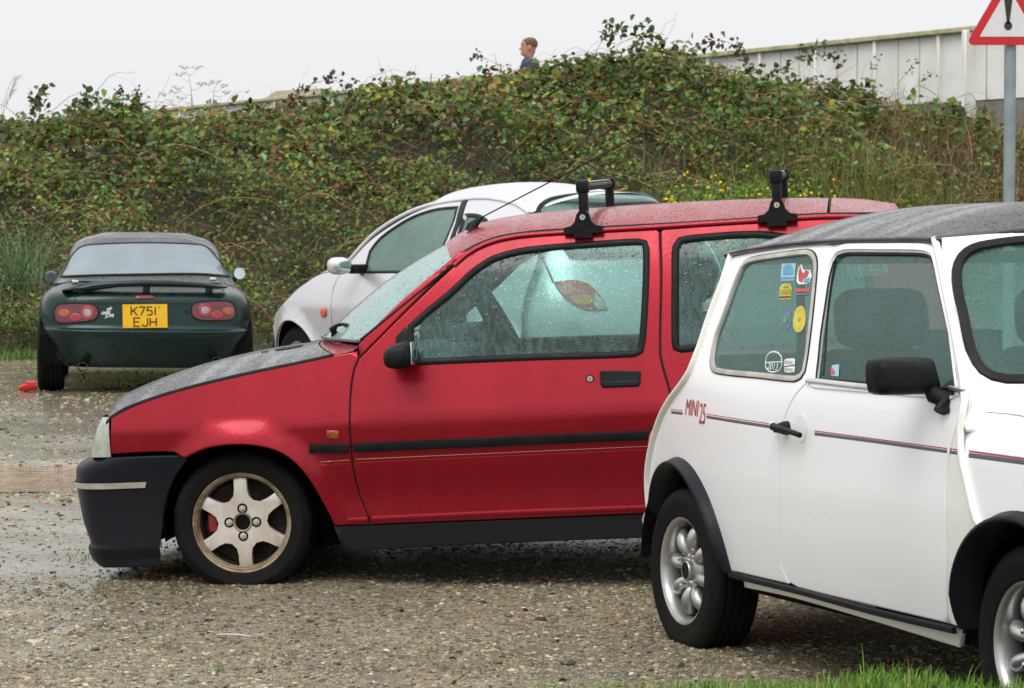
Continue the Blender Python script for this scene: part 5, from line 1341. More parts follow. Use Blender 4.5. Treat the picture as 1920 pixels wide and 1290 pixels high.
def gravel_mat():
    m, nt, out = new_mat('wet_gravel'); co = coords(nt)
    b = nd(nt, 'ShaderNodeBsdfPrincipled'); nt.links.new(b.outputs[0], out.inputs[0])
    n_big = noise(nt, co, .55, 5); n_mid = noise(nt, co, 3.5, 5); n_f = noise(nt, co, 45, 5, .7)
    v = nd(nt, 'ShaderNodeTexVoronoi'); v.inputs['Scale'].default_value = 38; nt.links.new(co, v.inputs['Vector'])
    s = nd(nt, 'ShaderNodeSeparateColor'); nt.links.new(v.outputs['Color'], s.inputs[0])
    ramp = nd(nt, 'ShaderNodeValToRGB'); e = ramp.color_ramp; e.interpolation = 'LINEAR'
    e.elements[0].position = 0; e.elements[0].color = (.055, .045, .032, 1); e.elements[1].position = 1; e.elements[1].color = (.36, .32, .25, 1)
    for p, c in ((.25, (.13, .105, .07)), (.5, (.19, .16, .115)), (.72, (.24, .22, .18)), (.86, (.26, .15, .07))):
        q = e.elements.new(p); q.color = rgb(c)
    nt.links.new(s.outputs[0], ramp.inputs[0])
    soil = mixcol(nt, maprange(nt, n_mid, .35, .65), (.125, .108, .062), (.225, .20, .135))
    c = mixcol(nt, maprange(nt, n_f, .35, .6, .25, .85), soil, ramp.outputs[0])
    # greener, browner soil beyond the foot of the bank and on moss patches
    c = mixcol(nt, maprange(nt, n_big, .44, .60, 0, .45), c, (.085, .07, .042))
    moss = maprange(nt, n_mid, .58, .72, 0, .35); c = mixcol(nt, moss, c, (.085, .085, .03))
    sep = nd(nt, 'ShaderNodeSeparateXYZ'); nt.links.new(co, sep.inputs[0])
    far = maprange(nt, math_n(nt, 'ADD', sep.outputs[1], math_n(nt, 'MULTIPLY', n_mid, 1.6)), 27.2, 28.4)
    c = mixcol(nt, far, c, (.030, .027, .013)); nt.links.new(c, b.inputs['Base Color'])
    # standing water film in the hollows
    w1 = math_n(nt, 'ADD', math_n(nt, 'MULTIPLY', n_big, .65), math_n(nt, 'MULTIPLY', n_mid, .35))
    left = maprange(nt, sep.outputs[0], .1, -1.1, 0, .13)
    nearx = maprange(nt, sep.outputs[1], 9.6, 10.6, -.14, 0.); w1 = math_n(nt, 'ADD', math_n(nt, 'ADD', w1, left), nearx)
    wet = math_n(nt, 'MULTIPLY', maprange(nt, w1, .47, .56), math_n(nt, 'SUBTRACT', 1.0, far))
    # the ground under the parked red car has stayed free of standing water
    under = math_n(nt, 'MULTIPLY', maprange(nt, sep.outputs[0], -1.15, -.75), math_n(nt, 'MULTIPLY', maprange(nt, sep.outputs[1], 10.25, 10.5), maprange(nt, sep.outputs[1], 12.4, 12.0)))
    wet = math_n(nt, 'MULTIPLY', wet, math_n(nt, 'SUBTRACT', 1.0, under))
    nt.links.new(maprange(nt, wet, 0, 1, .62, .17, False), b.inputs['Roughness']); nt.links.new(maprange(nt, wet, 0, 1, .4, 1.0, False), b.inputs['Specular IOR Level'])
    h = math_n(nt, 'ADD', math_n(nt, 'MULTIPLY', v.outputs['Distance'], -.7), math_n(nt, 'MULTIPLY', n_f, .9))
    bp = nd(nt, 'ShaderNodeBump'); bp.inputs['Distance'].default_value = .012; nt.links.new(h, bp.inputs['Height'])
    nt.links.new(maprange(nt, wet, 0, 1, .8, .10, False), bp.inputs['Strength']); nt.links.new(bp.outputs[0], b.inputs['Normal'])
    return m
M['gravel'] = gravel_mat()
g = np_mesh('gravel_ground', np.stack([GX.ravel(), GY.ravel(), GZ.ravel()], 1), [quads], M['gravel']); g['kind'] = 'structure'

# puddles: flat water in hollows
def water_mat(name, c, rough):
    m, nt, out = new_mat(name); co = coords(nt); b = nd(nt, 'ShaderNodeBsdfPrincipled'); nt.links.new(b.outputs[0], out.inputs[0])
    nt.links.new(mixcol(nt, maprange(nt, noise(nt, co, 2.5, 4), .35, .65), c, tuple(x*.72 for x in c)), b.inputs['Base Color']); b.inputs['Roughness'].default_value = rough; b.inputs['IOR'].default_value = 1.33
    bp = nd(nt, 'ShaderNodeBump'); bp.inputs['Strength'].default_value = .12; bp.inputs['Distance'].default_value = .004
    v = nd(nt, 'ShaderNodeTexVoronoi'); v.inputs['Scale'].default_value = 9; nt.links.new(co, v.inputs['Vector'])
    w = math_n(nt, 'SINE', math_n(nt, 'MULTIPLY', v.outputs['Distance'], 55.)); nt.links.new(w, bp.inputs['Height']); nt.links.new(bp.outputs[0], b.inputs['Normal'])
    return m
M['muddy'] = water_mat('muddy_water', (.30, .165, .06), .05); M['film'] = water_mat('water_film', (.10, .085, .065), .10)
def puddle(cx, cy_, rx, ry, mat, seed, dz=.012):
    r = random.Random(seed); ph = [r.uniform(0, 6.28) for _ in range(6)]; n = 90; V = [(cx, cy_, 0)]
    for k in range(n):
        a = 2*math.pi*k/n; q = 1+.16*math.sin(2*a+ph[0])+.12*math.sin(3*a+ph[1])+.09*math.sin(5*a+ph[2])+.07*math.sin(9*a+ph[3])+.05*math.sin(17*a+ph[4])
        V.append((cx+rx*q*math.cos(a), cy_+ry*q*math.sin(a), 0))
    z = float(np.mean(ground_z([v[0] for v in V], [v[1] for v in V])))+dz
    o = mesh_from('puddle', [(x, y, z) for x, y, _ in V], [(0, 1+k, 1+(k+1) % n) for k in range(n)], mat, None, True); o['kind'] = 'structure'
    return o
mud = puddle(-2.85, 14.55, 1.35, .85, M['muddy'], 3, 0.); mud.data.transform(Matrix.Translation((0, 0, -.013-mud.data.vertices[0].co.z)))
# ------------------------------------------------------------------ loose stones
PHI = (1+5**.5)/2
ICO = np.array([(-1, PHI, 0), (1, PHI, 0), (-1, -PHI, 0), (1, -PHI, 0), (0, -1, PHI), (0, 1, PHI), (0, -1, -PHI), (0, 1, -PHI), (PHI, 0, -1), (PHI, 0, 1), (-PHI, 0, -1), (-PHI, 0, 1)])/math.sqrt(1+PHI*PHI)
ICF = np.array([(0, 11, 5), (0, 5, 1), (0, 1, 7), (0, 7, 10), (0, 10, 11), (1, 5, 9), (5, 11, 4), (11, 10, 2), (10, 7, 6), (7, 1, 8), (3, 9, 4), (3, 4, 2), (3, 2, 6), (3, 6, 8), (3, 8, 9), (4, 9, 5), (2, 4, 11), (6, 2, 10), (8, 6, 7), (9, 8, 1)])
def stones(name, n, y0, y1, rmin, rmax, seed, dens=None):
    r = np.random.default_rng(seed)
    y = y0+(y1-y0)*r.random(n)**1.25; x = (r.random(n)*2-1)*(y*.1745+.5)
    if dens is not None: k = r.random(n) < dens(x, y); x, y = x[k], y[k]; n = len(x)
    sz = rmin+(rmax-rmin)*r.random(n)**3.2
    big = r.random(n) < .012; sz[big] *= r.uniform(1.5, 2.4, big.sum())
    base = ICO[None]*(1+.28*r.standard_normal((n, 12, 1)))
    sc = np.stack([sz*r.uniform(.8, 1.5, n), sz*r.uniform(.7, 1.2, n), sz*r.uniform(.35, .75, n)], 1)
    P = base*sc[:, None]; a = r.random(n)*6.283; ca, sa = np.cos(a)[:, None], np.sin(a)[:, None]
    X = P[..., 0]*ca-P[..., 1]*sa+x[:, None]; Y = P[..., 0]*sa+P[..., 1]*ca+y[:, None]; Z = P[..., 2]+(ground_z(x, y)+sc[:, 2]*r.uniform(-.45, .4, n))[:, None]
    pal = np.array([(.29, .255, .155), (.23, .205, .13), (.34, .32, .235), (.42, .41, .34), (.15, .135, .095), (.25, .25, .235), (.06, .054, .042), (.30, .125, .055), (.34, .25, .10), (.52, .51, .46)])
    pr = np.array([.22, .19, .14, .07, .14, .11, .08, .012, .025, .013]); c = pal[r.choice(len(pal), n, p=pr)]*r.uniform(.5, 1.15, (n, 1))*np.array([1, .99, .90]); c[big] *= .72; c *= (1.02+.30*hash2(x*.9, y*.55))[:, None]*np.array([1.03, 1.0, .96])
    F = (ICF[None]+12*np.arange(n)[:, None, None]).reshape(-1, 3)
    o = np_mesh(name, np.stack([X, Y, Z], -1).reshape(-1, 3), [F], M['stone'], col=np.repeat(c, 12, 0), smooth=False); o['kind'] = 'stuff'
    return o
def dn(x, y): return np.clip(1-.8*ss(-.3, -1., x)*ss(10.2, 10.9, y)*ss(13.6, 12.8, y), .12, 1)*np.where(((x+2.75)/1.0)**2+((y-14.6)/.62)**2 < 1, 0, 1)
stones('gravel_stones', 84000, 7.6, 12.5, .0026, .0105, 1, dn)
stones('gravel_stones', 26000, 12., 26.8, .0045, .017, 2, dn)

# ------------------------------------------------------------------ grass verge in front
VH = (np.array([-.6, -.25, .05, .45, .84, 1.1, 1.35, 2.6]), np.array([-.02, .035, .088, .112, .148, .195, .235, .26]))
def verge_edge(x): return 7.30-.55*ss(.85, 1.25, x)+.05*np.sin(x*6)+.03*np.sin(x*15)
def verge_z(x, y): return ground_z(x, y)-.03+(np.interp(x, *VH)+.03)*ss(.50, 0., y-verge_edge(x))
vx = np.linspace(-1.2, 2.6, 90); vy = np.linspace(4.6, 8.1, 80); VX, VY = np.meshgrid(vx, vy); VI = np.arange(VX.size).reshape(VX.shape)
M['soil'] = plain('verge_soil', (.035, .04, .012), .9, var=.5, vs=20, bump=.6, bs=90)
o = np_mesh('verge_ground', np.stack([VX.ravel(), VY.ravel(), verge_z(VX, VY).ravel()], 1), [np.stack([VI[:-1, :-1], VI[:-1, 1:], VI[1:, 1:], VI[1:, :-1]], -1).reshape(-1, 4)], M['soil']); o['kind'] = 'structure'
def blades(name, x, y, z, L, wd, col, seed, lean=.5, seg=4, mat='grass', curl=.9):
    r = np.random.default_rng(seed); n = len(x); a = r.random(n)*6.283; ln = np.abs(r.normal(lean, lean*.5, n)); dx, dy = np.cos(a), np.sin(a)
    V = np.zeros((n, 2*seg+1, 3)); wx, wy = -dy, dx
    for k in range(seg+1):
        t = k/seg; th = ln*t*curl; h = L*t*np.cos(th*.8); d = L*t*np.sin(th)
        w = wd*(1-t**1.6)/2
        if k < seg:
            V[:, 2*k] = np.stack([x+dx*d+wx*w, y+dy*d+wy*w, z+h], 1); V[:, 2*k+1] = np.stack([x+dx*d-wx*w, y+dy*d-wy*w, z+h], 1)
        else: V[:, 2*seg] = np.stack([x+dx*d, y+dy*d, z+h], 1)
    b = (2*seg+1)*np.arange(n)[:, None]
    Q = np.concatenate([b+np.array([2*k, 2*k+1, 2*k+3, 2*k+2])[None] for k in range(seg-1)], 0)
    T = b+np.array([2*seg-2, 2*seg-1, 2*seg])[None]
    o = np_mesh(name, V.reshape(-1, 3), [Q, T], M[mat], col=np.repeat(col, 2*seg+1, 0)); o['kind'] = 'stuff'; return o
def pick(r, n, pal, pr, var=.25):
    pal = np.array(pal); return pal[r.choice(len(pal), n, p=np.array(pr)/np.sum(pr))]*r.uniform(1-var, 1+var, (n, 1))
r = np.random.default_rng(5); n = 34000; gx = r.uniform(-.5, 1.9, n); gy = 5.6+2.0*r.random(n)**.5
k = (gy < verge_edge(gx)+.02+r.normal(0, .07, n)) & (gx > .06+.26*r.standard_normal(n)); gx, gy = gx[k], gy[k]
L = r.uniform(.016, .050, len(gx))*(1+(r.random(len(gx)) < .035)*r.uniform(.5, 1.5, len(gx)))
blades('verge_grass', gx, gy, verge_z(gx, gy)-.004, L, r.uniform(.0022, .0050, len(gx)), pick(r, len(gx), [(.12, .28, .018), (.19, .37, .03), (.07, .17, .015), (.28, .36, .06), (.36, .25, .08)], [.38, .3, .17, .1, .05]), 6, .6)

# ------------------------------------------------------------------ bramble bank
def leaves(name, x, y, z, nrm, size, col, seed, tilt=.7, mat='leaf'):
    r = np.random.default_rng(seed); n = len(x)
    N = nrm+r.normal(0, tilt, (n, 3)); N /= np.linalg.norm(N, axis=1, keepdims=True)
    A = r.normal(0, 1, (n, 3)); A -= N*(A*N).sum(1, keepdims=True); A[:, 2] -= .5; A -= N*(A*N).sum(1, keepdims=True); A /= np.linalg.norm(A, axis=1, keepdims=True); B = np.cross(N, A)
    C = np.stack([x, y, z], 1); s = size[:, None]; w = r.uniform(.62, .9, (n, 1))
    fold = r.uniform(.05, .22, (n, 1)); curl = r.uniform(-.10, .22, (n, 1))
    pts = [C-A*s*.5, C-A*s*.15+B*s*w*.46+N*s*fold, C+A*s*.22+B*s*w*.36+N*s*fold*.8-N*s*curl*.5, C+A*s*.56-N*s*curl, C+A*s*.22-B*s*w*.36+N*s*fold*.8-N*s*curl*.5, C-A*s*.15-B*s*w*.46+N*s*fold, C+N*s*.0]
    V = np.stack(pts, 1); b = 7*np.arange(n)[:, None]
    Q = np.concatenate([b+np.array([0, 1, 2, 6])[None], b+np.array([6, 2, 3, 4])[None], b+np.array([0, 6, 4, 5])[None]], 0)
    return np_mesh(name, V.reshape(-1, 3), [Q], M[mat], col=np.repeat(col, 7, 0), smooth=True)
def canes(name, paths, radii, cols, seed):
    V, F, C = [], [], []; b = 0
    for P, rd, c in zip(paths, radii, cols):
        m = len(P); T = np.gradient(P, axis=0); T /= np.linalg.norm(T, axis=1, keepdims=True)+1e-9
        A = np.cross(T, np.array([.3, .5, .81])); A /= np.linalg.norm(A, axis=1, keepdims=True)+1e-9; B = np.cross(T, A)
        rr = rd*np.linspace(1, .35, m)[:, None]
        for q in range(3):
            an = 2.094*q; V.append(P+(A*math.cos(an)+B*math.sin(an))*rr)
        for q in range(3):
            i = np.arange(m-1); o0 = b+q*m; o1 = b+((q+1) % 3)*m
            F.append(np.stack([o0+i, o0+i+1, o1+i+1, o1+i], 1))
        C.append(np.repeat(c[None], 3*m, 0)); b += 3*m
    return np_mesh(name, np.concatenate(V), [np.concatenate(F)], M['stem'], col=np.concatenate(C))
def bank_pt(x, t):
    y = foot(x)+6.2*t; e = .05
    z = ground_z(x, y); dzy = (ground_z(x, y+e)-ground_z(x, y-e))/(2*e); dzx = (ground_z(x+e, y)-ground_z(x-e, y))/(2*e)
    N = np.stack([-dzx, -dzy, np.ones_like(x)], 1); N /= np.linalg.norm(N, axis=1, keepdims=True); return np.stack([x, y, z], 1), N
def canopy(x, t):
    c = .36+.22*hash2(x*1.3, t*5.5)+.13*hash2(x*4.2+3, t*17.)+.07*hash2(x*9.+1, t*41.)
    return np.clip(c, .06, .95)*(1-.35*ss(.85, 1.05, t))
r = np.random.default_rng(21)
LEAFPAL = [(.075, .155, .028), (.11, .205, .036), (.045, .095, .022), (.175, .215, .030), (.155, .150, .032), (.20, .11, .035), (.11, .045, .024), (.32, .26, .03), (.17, .245, .125)]  # the last, pale green puts the leaves' highlights into the colour
def clump(x, t, seed):
    return np.clip(.5+.5*hash2(x*2.1+seed, t*9.+seed)+.35*hash2(x*6.3+seed, t*23.), 0, 1.3)
# leafy sprays
ns = 58000; sxp = r.uniform(-9., 9.8, ns); stp = r.uniform(-.02, 1.16, ns)
dry = ss(3.0, 4.6, sxp+1.2*hash2(sxp, stp*4)+.8*(.5-stp))        # the right end of the bank is dead grass and twigs
lowl = ss(.30, .12, stp)*.35*ss(1.5, -1, sxp)
keep = r.random(ns) < (.10+.9*np.clip(clump(sxp, stp, 0), 0, 1)**1.4)*(1-.62*dry)*(1-lowl)
sxp, stp = sxp[keep], stp[keep]; P0, N0 = bank_pt(sxp, stp); hh = canopy(sxp, stp)*(.45+.60*r.random(len(sxp))**.5)
per = 4; m = len(sxp)*per
C = np.repeat(P0+N0*hh[:, None], per, 0)+r.normal(0, .060, (m, 3)); NN = np.repeat(N0*.5+np.array([0, -.35, .65]), per, 0)
tone = np.repeat(r.uniform(.45, 1.45, len(sxp))*(1+.30*hash2(sxp*1.1+2, stp*6.)), per)
kind = np.repeat(r.random(len(sxp)), per)
c1 = pick(r, m, LEAFPAL, [.22, .24, .13, .12, .09, .05, .04, .02, .09], .22)*tone[:, None]
c2 = pick(r, m, LEAFPAL, [.10, .08, .10, .15, .18, .17, .14, .05, .03], .25)*tone[:, None]
brn = (kind < .09+.48*np.repeat(ss(.35, 1.0, clump(sxp*.6, stp*.7, 4)), per))[:, None]
col = np.where(brn, c2, c1)
sizes = r.uniform(.034, .082, m)*np.repeat(.72+.62*ss(.35, .95, stp)*r.uniform(.7, 1.25, len(stp)), per)
o = leaves('bramble_thicket', C[:, 0], C[:, 1], C[:, 2], NN, sizes, col, 8); o['kind'] = 'stuff'
# small undergrowth filling the gaps
n = 105000; ux = r.uniform(-9., 9.8, n); ut = r.uniform(-.02, 1.1, n); P0, N0 = bank_pt(ux, ut); hh = canopy(ux, ut)*r.uniform(.05, .75, n)
dryu = ss(2.6, 4.4, ux+1.2*hash2(ux, ut*4))[:, None]
cu = pick(r, n, [(.045, .095, .016), (.085, .125, .020), (.11, .105, .024), (.11, .065, .026), (.045, .028, .015), (.15, .17, .028)], [.25, .22, .18, .14, .13, .08], .3)  # darker than the sprays: shade of the hollows put into leaf colour
cd = pick(r, n, [(.19, .125, .05), (.13, .08, .035), (.11, .115, .028), (.24, .17, .07)], [.3, .3, .25, .15], .3)
P = P0+N0*hh[:, None]
o = leaves('undergrowth', P[:, 0], P[:, 1], P[:, 2], N0*.4+np.array([0, -.5, .4]), r.uniform(.016, .040, n), np.where(r.random((n, 1)) < dryu, cd, cu), 9, 1.1); o['kind'] = 'stuff'
# dead canes and twigs lying through the thicket
paths, radii, cols = [], [], []
for i in range(3600):
    x0 = r.uniform(-8.6, 9.4); t0 = r.uniform(0, 1.05 if i >= 420 else .82); (p,), (nv,) = bank_pt(np.array([x0]), np.array([t0]))
    L = r.uniform(.25, 1.0)*(1.8 if i < 420 else 1); hd = r.uniform(-1, 1)*2.2; d = np.array([math.cos(hd)*(1 if r.random() < .5 else -1), -.25*r.random(), r.uniform(-.3, .7)]); d /= np.linalg.norm(d)
    h0 = float(canopy(np.array([x0]), np.array([t0]))[0])*r.uniform(.35, 1.05); tt = np.linspace(0, 1, 8)[:, None]; arc = r.uniform(-.05, .35)*L
    q = p+nv*h0+d*L*(tt-.5)+nv*arc*np.sin(np.pi*tt)+r.normal(0, .012, (8, 3)); paths.append(q); radii.append(r.uniform(.0022, .0050)*(1.75 if i < 420 else 1))
    cols.append(np.array([(.24, .10, .045), (.15, .08, .045), (.30, .20, .10), (.10, .055, .035), (.36, .17, .055)][r.integers(5)])*r.uniform(.7, 1.3))
o = canes('dead_canes', paths, radii, cols, 3); o['kind'] = 'stuff'
# grasses on the bank: dry on the right, green near the foot on the left
n = 19000; bx = r.uniform(-9., 9.8, n); bt = r.uniform(-.03, 1.05, n)
pr_ = .10+.75*ss(2.2, 4.2, bx+hash2(bx*1.3, bt*5.))*ss(1.0, .75, bt)*1.0+.8*ss(.10, .0, bt)+.6*ss(-4.9, -5.3, bx)*ss(.8, .5, bt)
k = r.random(n) < pr_; bx, bt = bx[k], bt[k]; P, N0 = bank_pt(bx, bt); n = len(bx)
dryb = np.clip(ss(2.8, 4.4, bx)*ss(.15, .4, bt)+.15, 0, .9)[:, None]
cg = pick(r, n, [(.075, .13, .022), (.11, .16, .03), (.05, .085, .025), (.14, .16, .05)], [.35, .25, .25, .15]); cb = pick(r, n, [(.20, .15, .065), (.14, .10, .04), (.26, .20, .10), (.12, .12, .035)], [.35, .3, .15, .2])
L = r.uniform(.16, .42, n)*np.where(bt < .08, .6, 1)
blades('bank_grass', P[:, 0], P[:, 1], P[:, 2]+N0[:, 2]*canopy(bx, bt)*.35*np.where(bt < .08, 0, 1), L, r.uniform(.005, .011, n), np.where(r.random((n, 1)) < dryb, cb, cg), 10, .9, 5)
# lighter grass below the wall end and behind the flowers
n = 5200; bx = r.normal(3.3, .75, n); bt = np.clip(r.normal(.40, .10, n), .15, .75); P, N0 = bank_pt(bx, bt)
blades('slope_grass', P[:, 0], P[:, 1]-.10, P[:, 2]+canopy(bx, bt)*.45, r.uniform(.2, .5, n), r.uniform(.005, .010, n), pick(r, n, [(.19, .22, .04), (.27, .25, .06), (.12, .19, .03), (.30, .22, .08)], [.35, .25, .25, .15]), 14, .7, 5)
n = 5600; bx = r.uniform(4.0, 9.6, n); bt = r.uniform(.25, 1.02, n); P, N0 = bank_pt(bx, bt)
blades('dry_slope_grass', P[:, 0], P[:, 1]-.08, P[:, 2]+canopy(bx, bt)*.5, r.uniform(.2, .55, n), r.uniform(.004, .009, n), pick(r, n, [(.28, .21, .10), (.20, .14, .06), (.35, .28, .15), (.16, .15, .05)], [.35, .25, .2, .2]), 15, .7, 5)
# reed-like tall grass at the left end
def tuft(x, t, n, L, seed, col, label):
    r = np.random.default_rng(seed); tx = x+r.normal(0, .10, n); tt_ = t+r.normal(0, .012, n); P, _ = bank_pt(tx, tt_)
    o = blades('grass_tuft', P[:, 0], P[:, 1], P[:, 2]+.05, r.uniform(.5, 1., n)*L, r.uniform(.008, .016, n), pick(r, n, col, [.4, .35, .25]), seed, .75, 6)
    del o['kind']; o['label'] = label; o['category'] = 'grass tuft'; return o
blue = [(.12, .22, .09), (.19, .29, .13), (.09, .16, .06)]
tuft(-4.75, .17, 210, 1.35, 31, blue, 'tall blue green grass tuft at the left edge of the bank foot')
tuft(-4.45, .05, 60, .6, 32, blue, 'low blue green grass tuft just left of the green roadster')
tuft(-1.75, .30, 22, .6, 33, [(.20, .20, .06), (.13, .16, .05), (.24, .22, .10)], 'pale straw coloured grass tuft on the bank above the silver car')
tuft(-3.6, .42, 16, .5, 34, [(.20, .20, .07), (.15, .17, .05), (.24, .22, .10)], 'small pale grass tuft on the bank above the green roadster')
# yellow flowering weeds on the bank right of the silver car
n = 5200; fx = r.normal(2.35, .62, n); ft = .29+r.normal(0, .045, n)+.02*np.sin(fx*3); P, N0 = bank_pt(fx, ft); up = r.uniform(.12, .52, n)
o = leaves('flowering_weeds', P[:, 0], P[:, 1]-.30, P[:, 2]+up+.18, N0*.3+np.array([0, -.6, .5]), r.uniform(.02, .05, n), pick(r, n, [(.12, .27, .03), (.18, .34, .045), (.08, .18, .025)], [.4, .3, .3]), 41, .9); o['kind'] = 'stuff'
n = 150; fx = r.normal(2.3, .62, n); ft = .29+r.normal(0, .05, n); P, N0 = bank_pt(fx, ft)
o = leaves('yellow_blooms', P[:, 0], P[:, 1]-.42, P[:, 2]+r.uniform(.42, .86, n), np.tile(np.array([0, -.8, .5]), (n, 1)), r.uniform(.024, .042, n), pick(r, n, [(.75, .55, .01), (.65, .42, .01)], [.7, .3], .1), 42, .4); o['kind'] = 'stuff'
# bright low grass strip at the foot
n = 11000; bx = r.uniform(-9, 2., n); by = foot(bx)+r.normal(-.15, .22, n); blades('foot_grass', bx, by, ground_z(bx, by), r.uniform(.04, .15, n), r.uniform(.005, .010, n), pick(r, n, [(.10, .19, .03), (.15, .24, .045), (.07, .12, .03)], [.4, .3, .3]), 12, .8, 4)
# small grass sprigs in the gravel
for i, (x, y) in enumerate(((-1.62, 11.15), (-1.45, 11.6), (-.98, 10.75), (-.85, 8.35), (-.12, 8.3))):
    rr = np.random.default_rng(60+i); n = 26; bx = x+rr.normal(0, .05, n); by = y+rr.normal(0, .04, n)
    o = blades('grass_sprig', bx, by, ground_z(bx, by), rr.uniform(.015, .04, n), rr.uniform(.002, .004, n), pick(rr, n, [(.10, .17, .03), (.15, .19, .05)], [.5, .5]), 70+i, .9, 3)

# ------------------------------------------------------------------ single shoots against the sky
def W3(px_, py_, D): return np.array([(px_-960)/5500*D, D, 1.32-(py_-395)/5500*D])
def shoot(name, label, cat, pix, D, leaf, n, seed, lcol, scol=(.06, .04, .03), rad=.004, spread=.05, tip=0., group='bramble shoots against the sky'):
    rr = np.random.default_rng(seed); K = np.array([W3(a, b, D) for a, b in pix]); K[:, 1] += np.linspace(0, .15, len(K))*rr.choice([-1, 1])
    t = np.linspace(0, len(K)-1, 8*len(K)); P = np.stack([np.interp(t, np.arange(len(K)), K[:, i]) for i in range(3)], 1)
    for _ in range(3): P[1:-1] = (P[:-2]+2*P[1:-1]+P[2:])/4
    e = thing(name, label, cat, tuple(P[0]), group)
    o = canes('stem', [P-P[0]], [rad], [np.array(scol)], seed); o.parent = e
    leaf *= 1.5 if cat == 'bramble shoot' else 1.; n = int(n*1.6)
    if n:
        i = rr.integers(int(len(P)*tip), len(P), n); d = rr.normal(0, spread, (n, 3)); C = P[i]-P[0]+d
        o2 = leaves('leaves', C[:, 0], C[:, 1], C[:, 2], np.tile(np.array([0, -.5, .6]), (n, 1)), rr.uniform(.6, 1.15, n)*leaf, pick(rr, n, lcol, np.ones(len(lcol))), seed+1); o2.parent = e; o2['kind'] = 'stuff'
    return e
GL = [(.05, .10, .03), (.07, .12, .03), (.09, .09, .03)]; RL = [(.10, .06, .03), (.07, .08, .03), (.13, .07, .03)]
D = 32.6
shoot('bramble_shoot', 'leafy bramble shoot standing highest against the sky left of the wall', 'bramble shoot', [(1180,140),(1192,100),(1202,65),(1210,45)], D, .055, 46, 101, GL, spread=.05)
shoot('bramble_shoot', 'arching bramble shoot with leafy tip right of the man', 'bramble shoot', [(1108,125),(1118,95),(1135,68),(1150,52),(1172,58)], D, .055, 34, 102, GL, spread=.045, tip=.4)
shoot('bramble_shoot', 'reddish arching bramble shoot where the wall starts', 'bramble shoot', [(1412,140),(1392,100),(1362,78),(1325,78),(1292,95)], D, .05, 50, 103, RL, spread=.045)
shoot('bramble_shoot', 'long bramble shoot leaning right across the pale wall', 'bramble shoot', [(1405,160),(1450,135),(1505,108),(1545,95),(1580,118)], D-.6, .055, 52, 104, GL, spread=.05)
shoot('bramble_shoot', 'short bramble shoot pointing left just left of the man', 'bramble shoot', [(945,128),(925,118),(900,108),(889,104)], D, .04, 12, 105, GL, spread=.03, tip=.5)
shoot('bramble_shoot', 'arching bramble shoot in front of the yellow roof', 'bramble shoot', [(545,205),(560,175),(590,155),(630,146),(658,158)], D, .045, 44, 106, RL, spread=.04)
shoot('bramble_shoot', 'bushy bramble shoot near the left end of the bank', 'bramble shoot', [(76,215),(78,195),(84,175),(90,165)], D, .06, 26, 107, GL, spread=.045, tip=.2)
shoot('bramble_shoot', 'leaning bramble shoot between the left shoot and the dark spikes', 'bramble shoot', [(140,210),(155,192),(172,180),(190,190)], D, .055, 30, 108, GL, spread=.05)
shoot('bramble_shoot', 'thin bramble shoot at the far left with pointed leaves', 'bramble shoot', [(60,225),(58,190),(54,165)], D, .045, 12, 115, GL, spread=.035)
shoot('dock_spike', 'dark upright dock spike, left one of the two', 'dock', [(220,215),(224,190),(227,164)], D, .035, 60, 109, [(.035, .02, .02), (.05, .03, .03)], rad=.005, spread=.022, group='dark dock spikes')
shoot('dock_spike', 'dark upright dock spike, right one with a leafy base', 'dock', [(264,212),(258,190),(256,168)], D, .035, 60, 110, [(.035, .02, .02), (.05, .03, .03)], rad=.005, spread=.026, group='dark dock spikes')
shoot('dry_stalk', 'thin reddish stalk standing in front of the pale wall', 'stalk', [(1628,185),(1631,140),(1637,103)], D-1, .03, 16, 111, RL, (.10, .04, .035), .0035, .03, .5, group='dry stalks before the wall')
shoot('dry_stalk', 'leaning stalk with seed heads right of the reddish stalk', 'stalk', [(1680,160),(1698,135),(1710,118)], D-1, .03, 18, 112, RL, (.10, .05, .04), .0035, .03, .5, group='dry stalks before the wall')
shoot('dry_stalk', 'low stalk with seed heads nearest to the sign post', 'stalk', [(1705,172),(1730,150),(1748,138)], D-1, .03, 16, 113, RL, (.10, .05, .04), .003, .03, .4, group='dry stalks before the wall')
e = shoot('reed_plume', 'pale feathery reed plume at the far left against the sky', 'reed', [(8,220),(14,185),(24,160),(32,150)], D, .05, 0, 114, GL, (.22, .21, .23), .004, group='')
rr = np.random.default_rng(9); base = W3(8, 220, D); pp = []
for k in range(26):
    t = rr.uniform(.25, 1); a = W3(8+24*t, 220-70*t, D)-base; pp.append(np.stack([a+(np.array([rr.uniform(-.03, .11), 0, rr.uniform(.04, .13)])*s) for s in np.linspace(0, 1, 4)]))
o = canes('plume', pp, [.003]*26, [np.array((.22, .20, .23))]*26, 1); o.parent = e
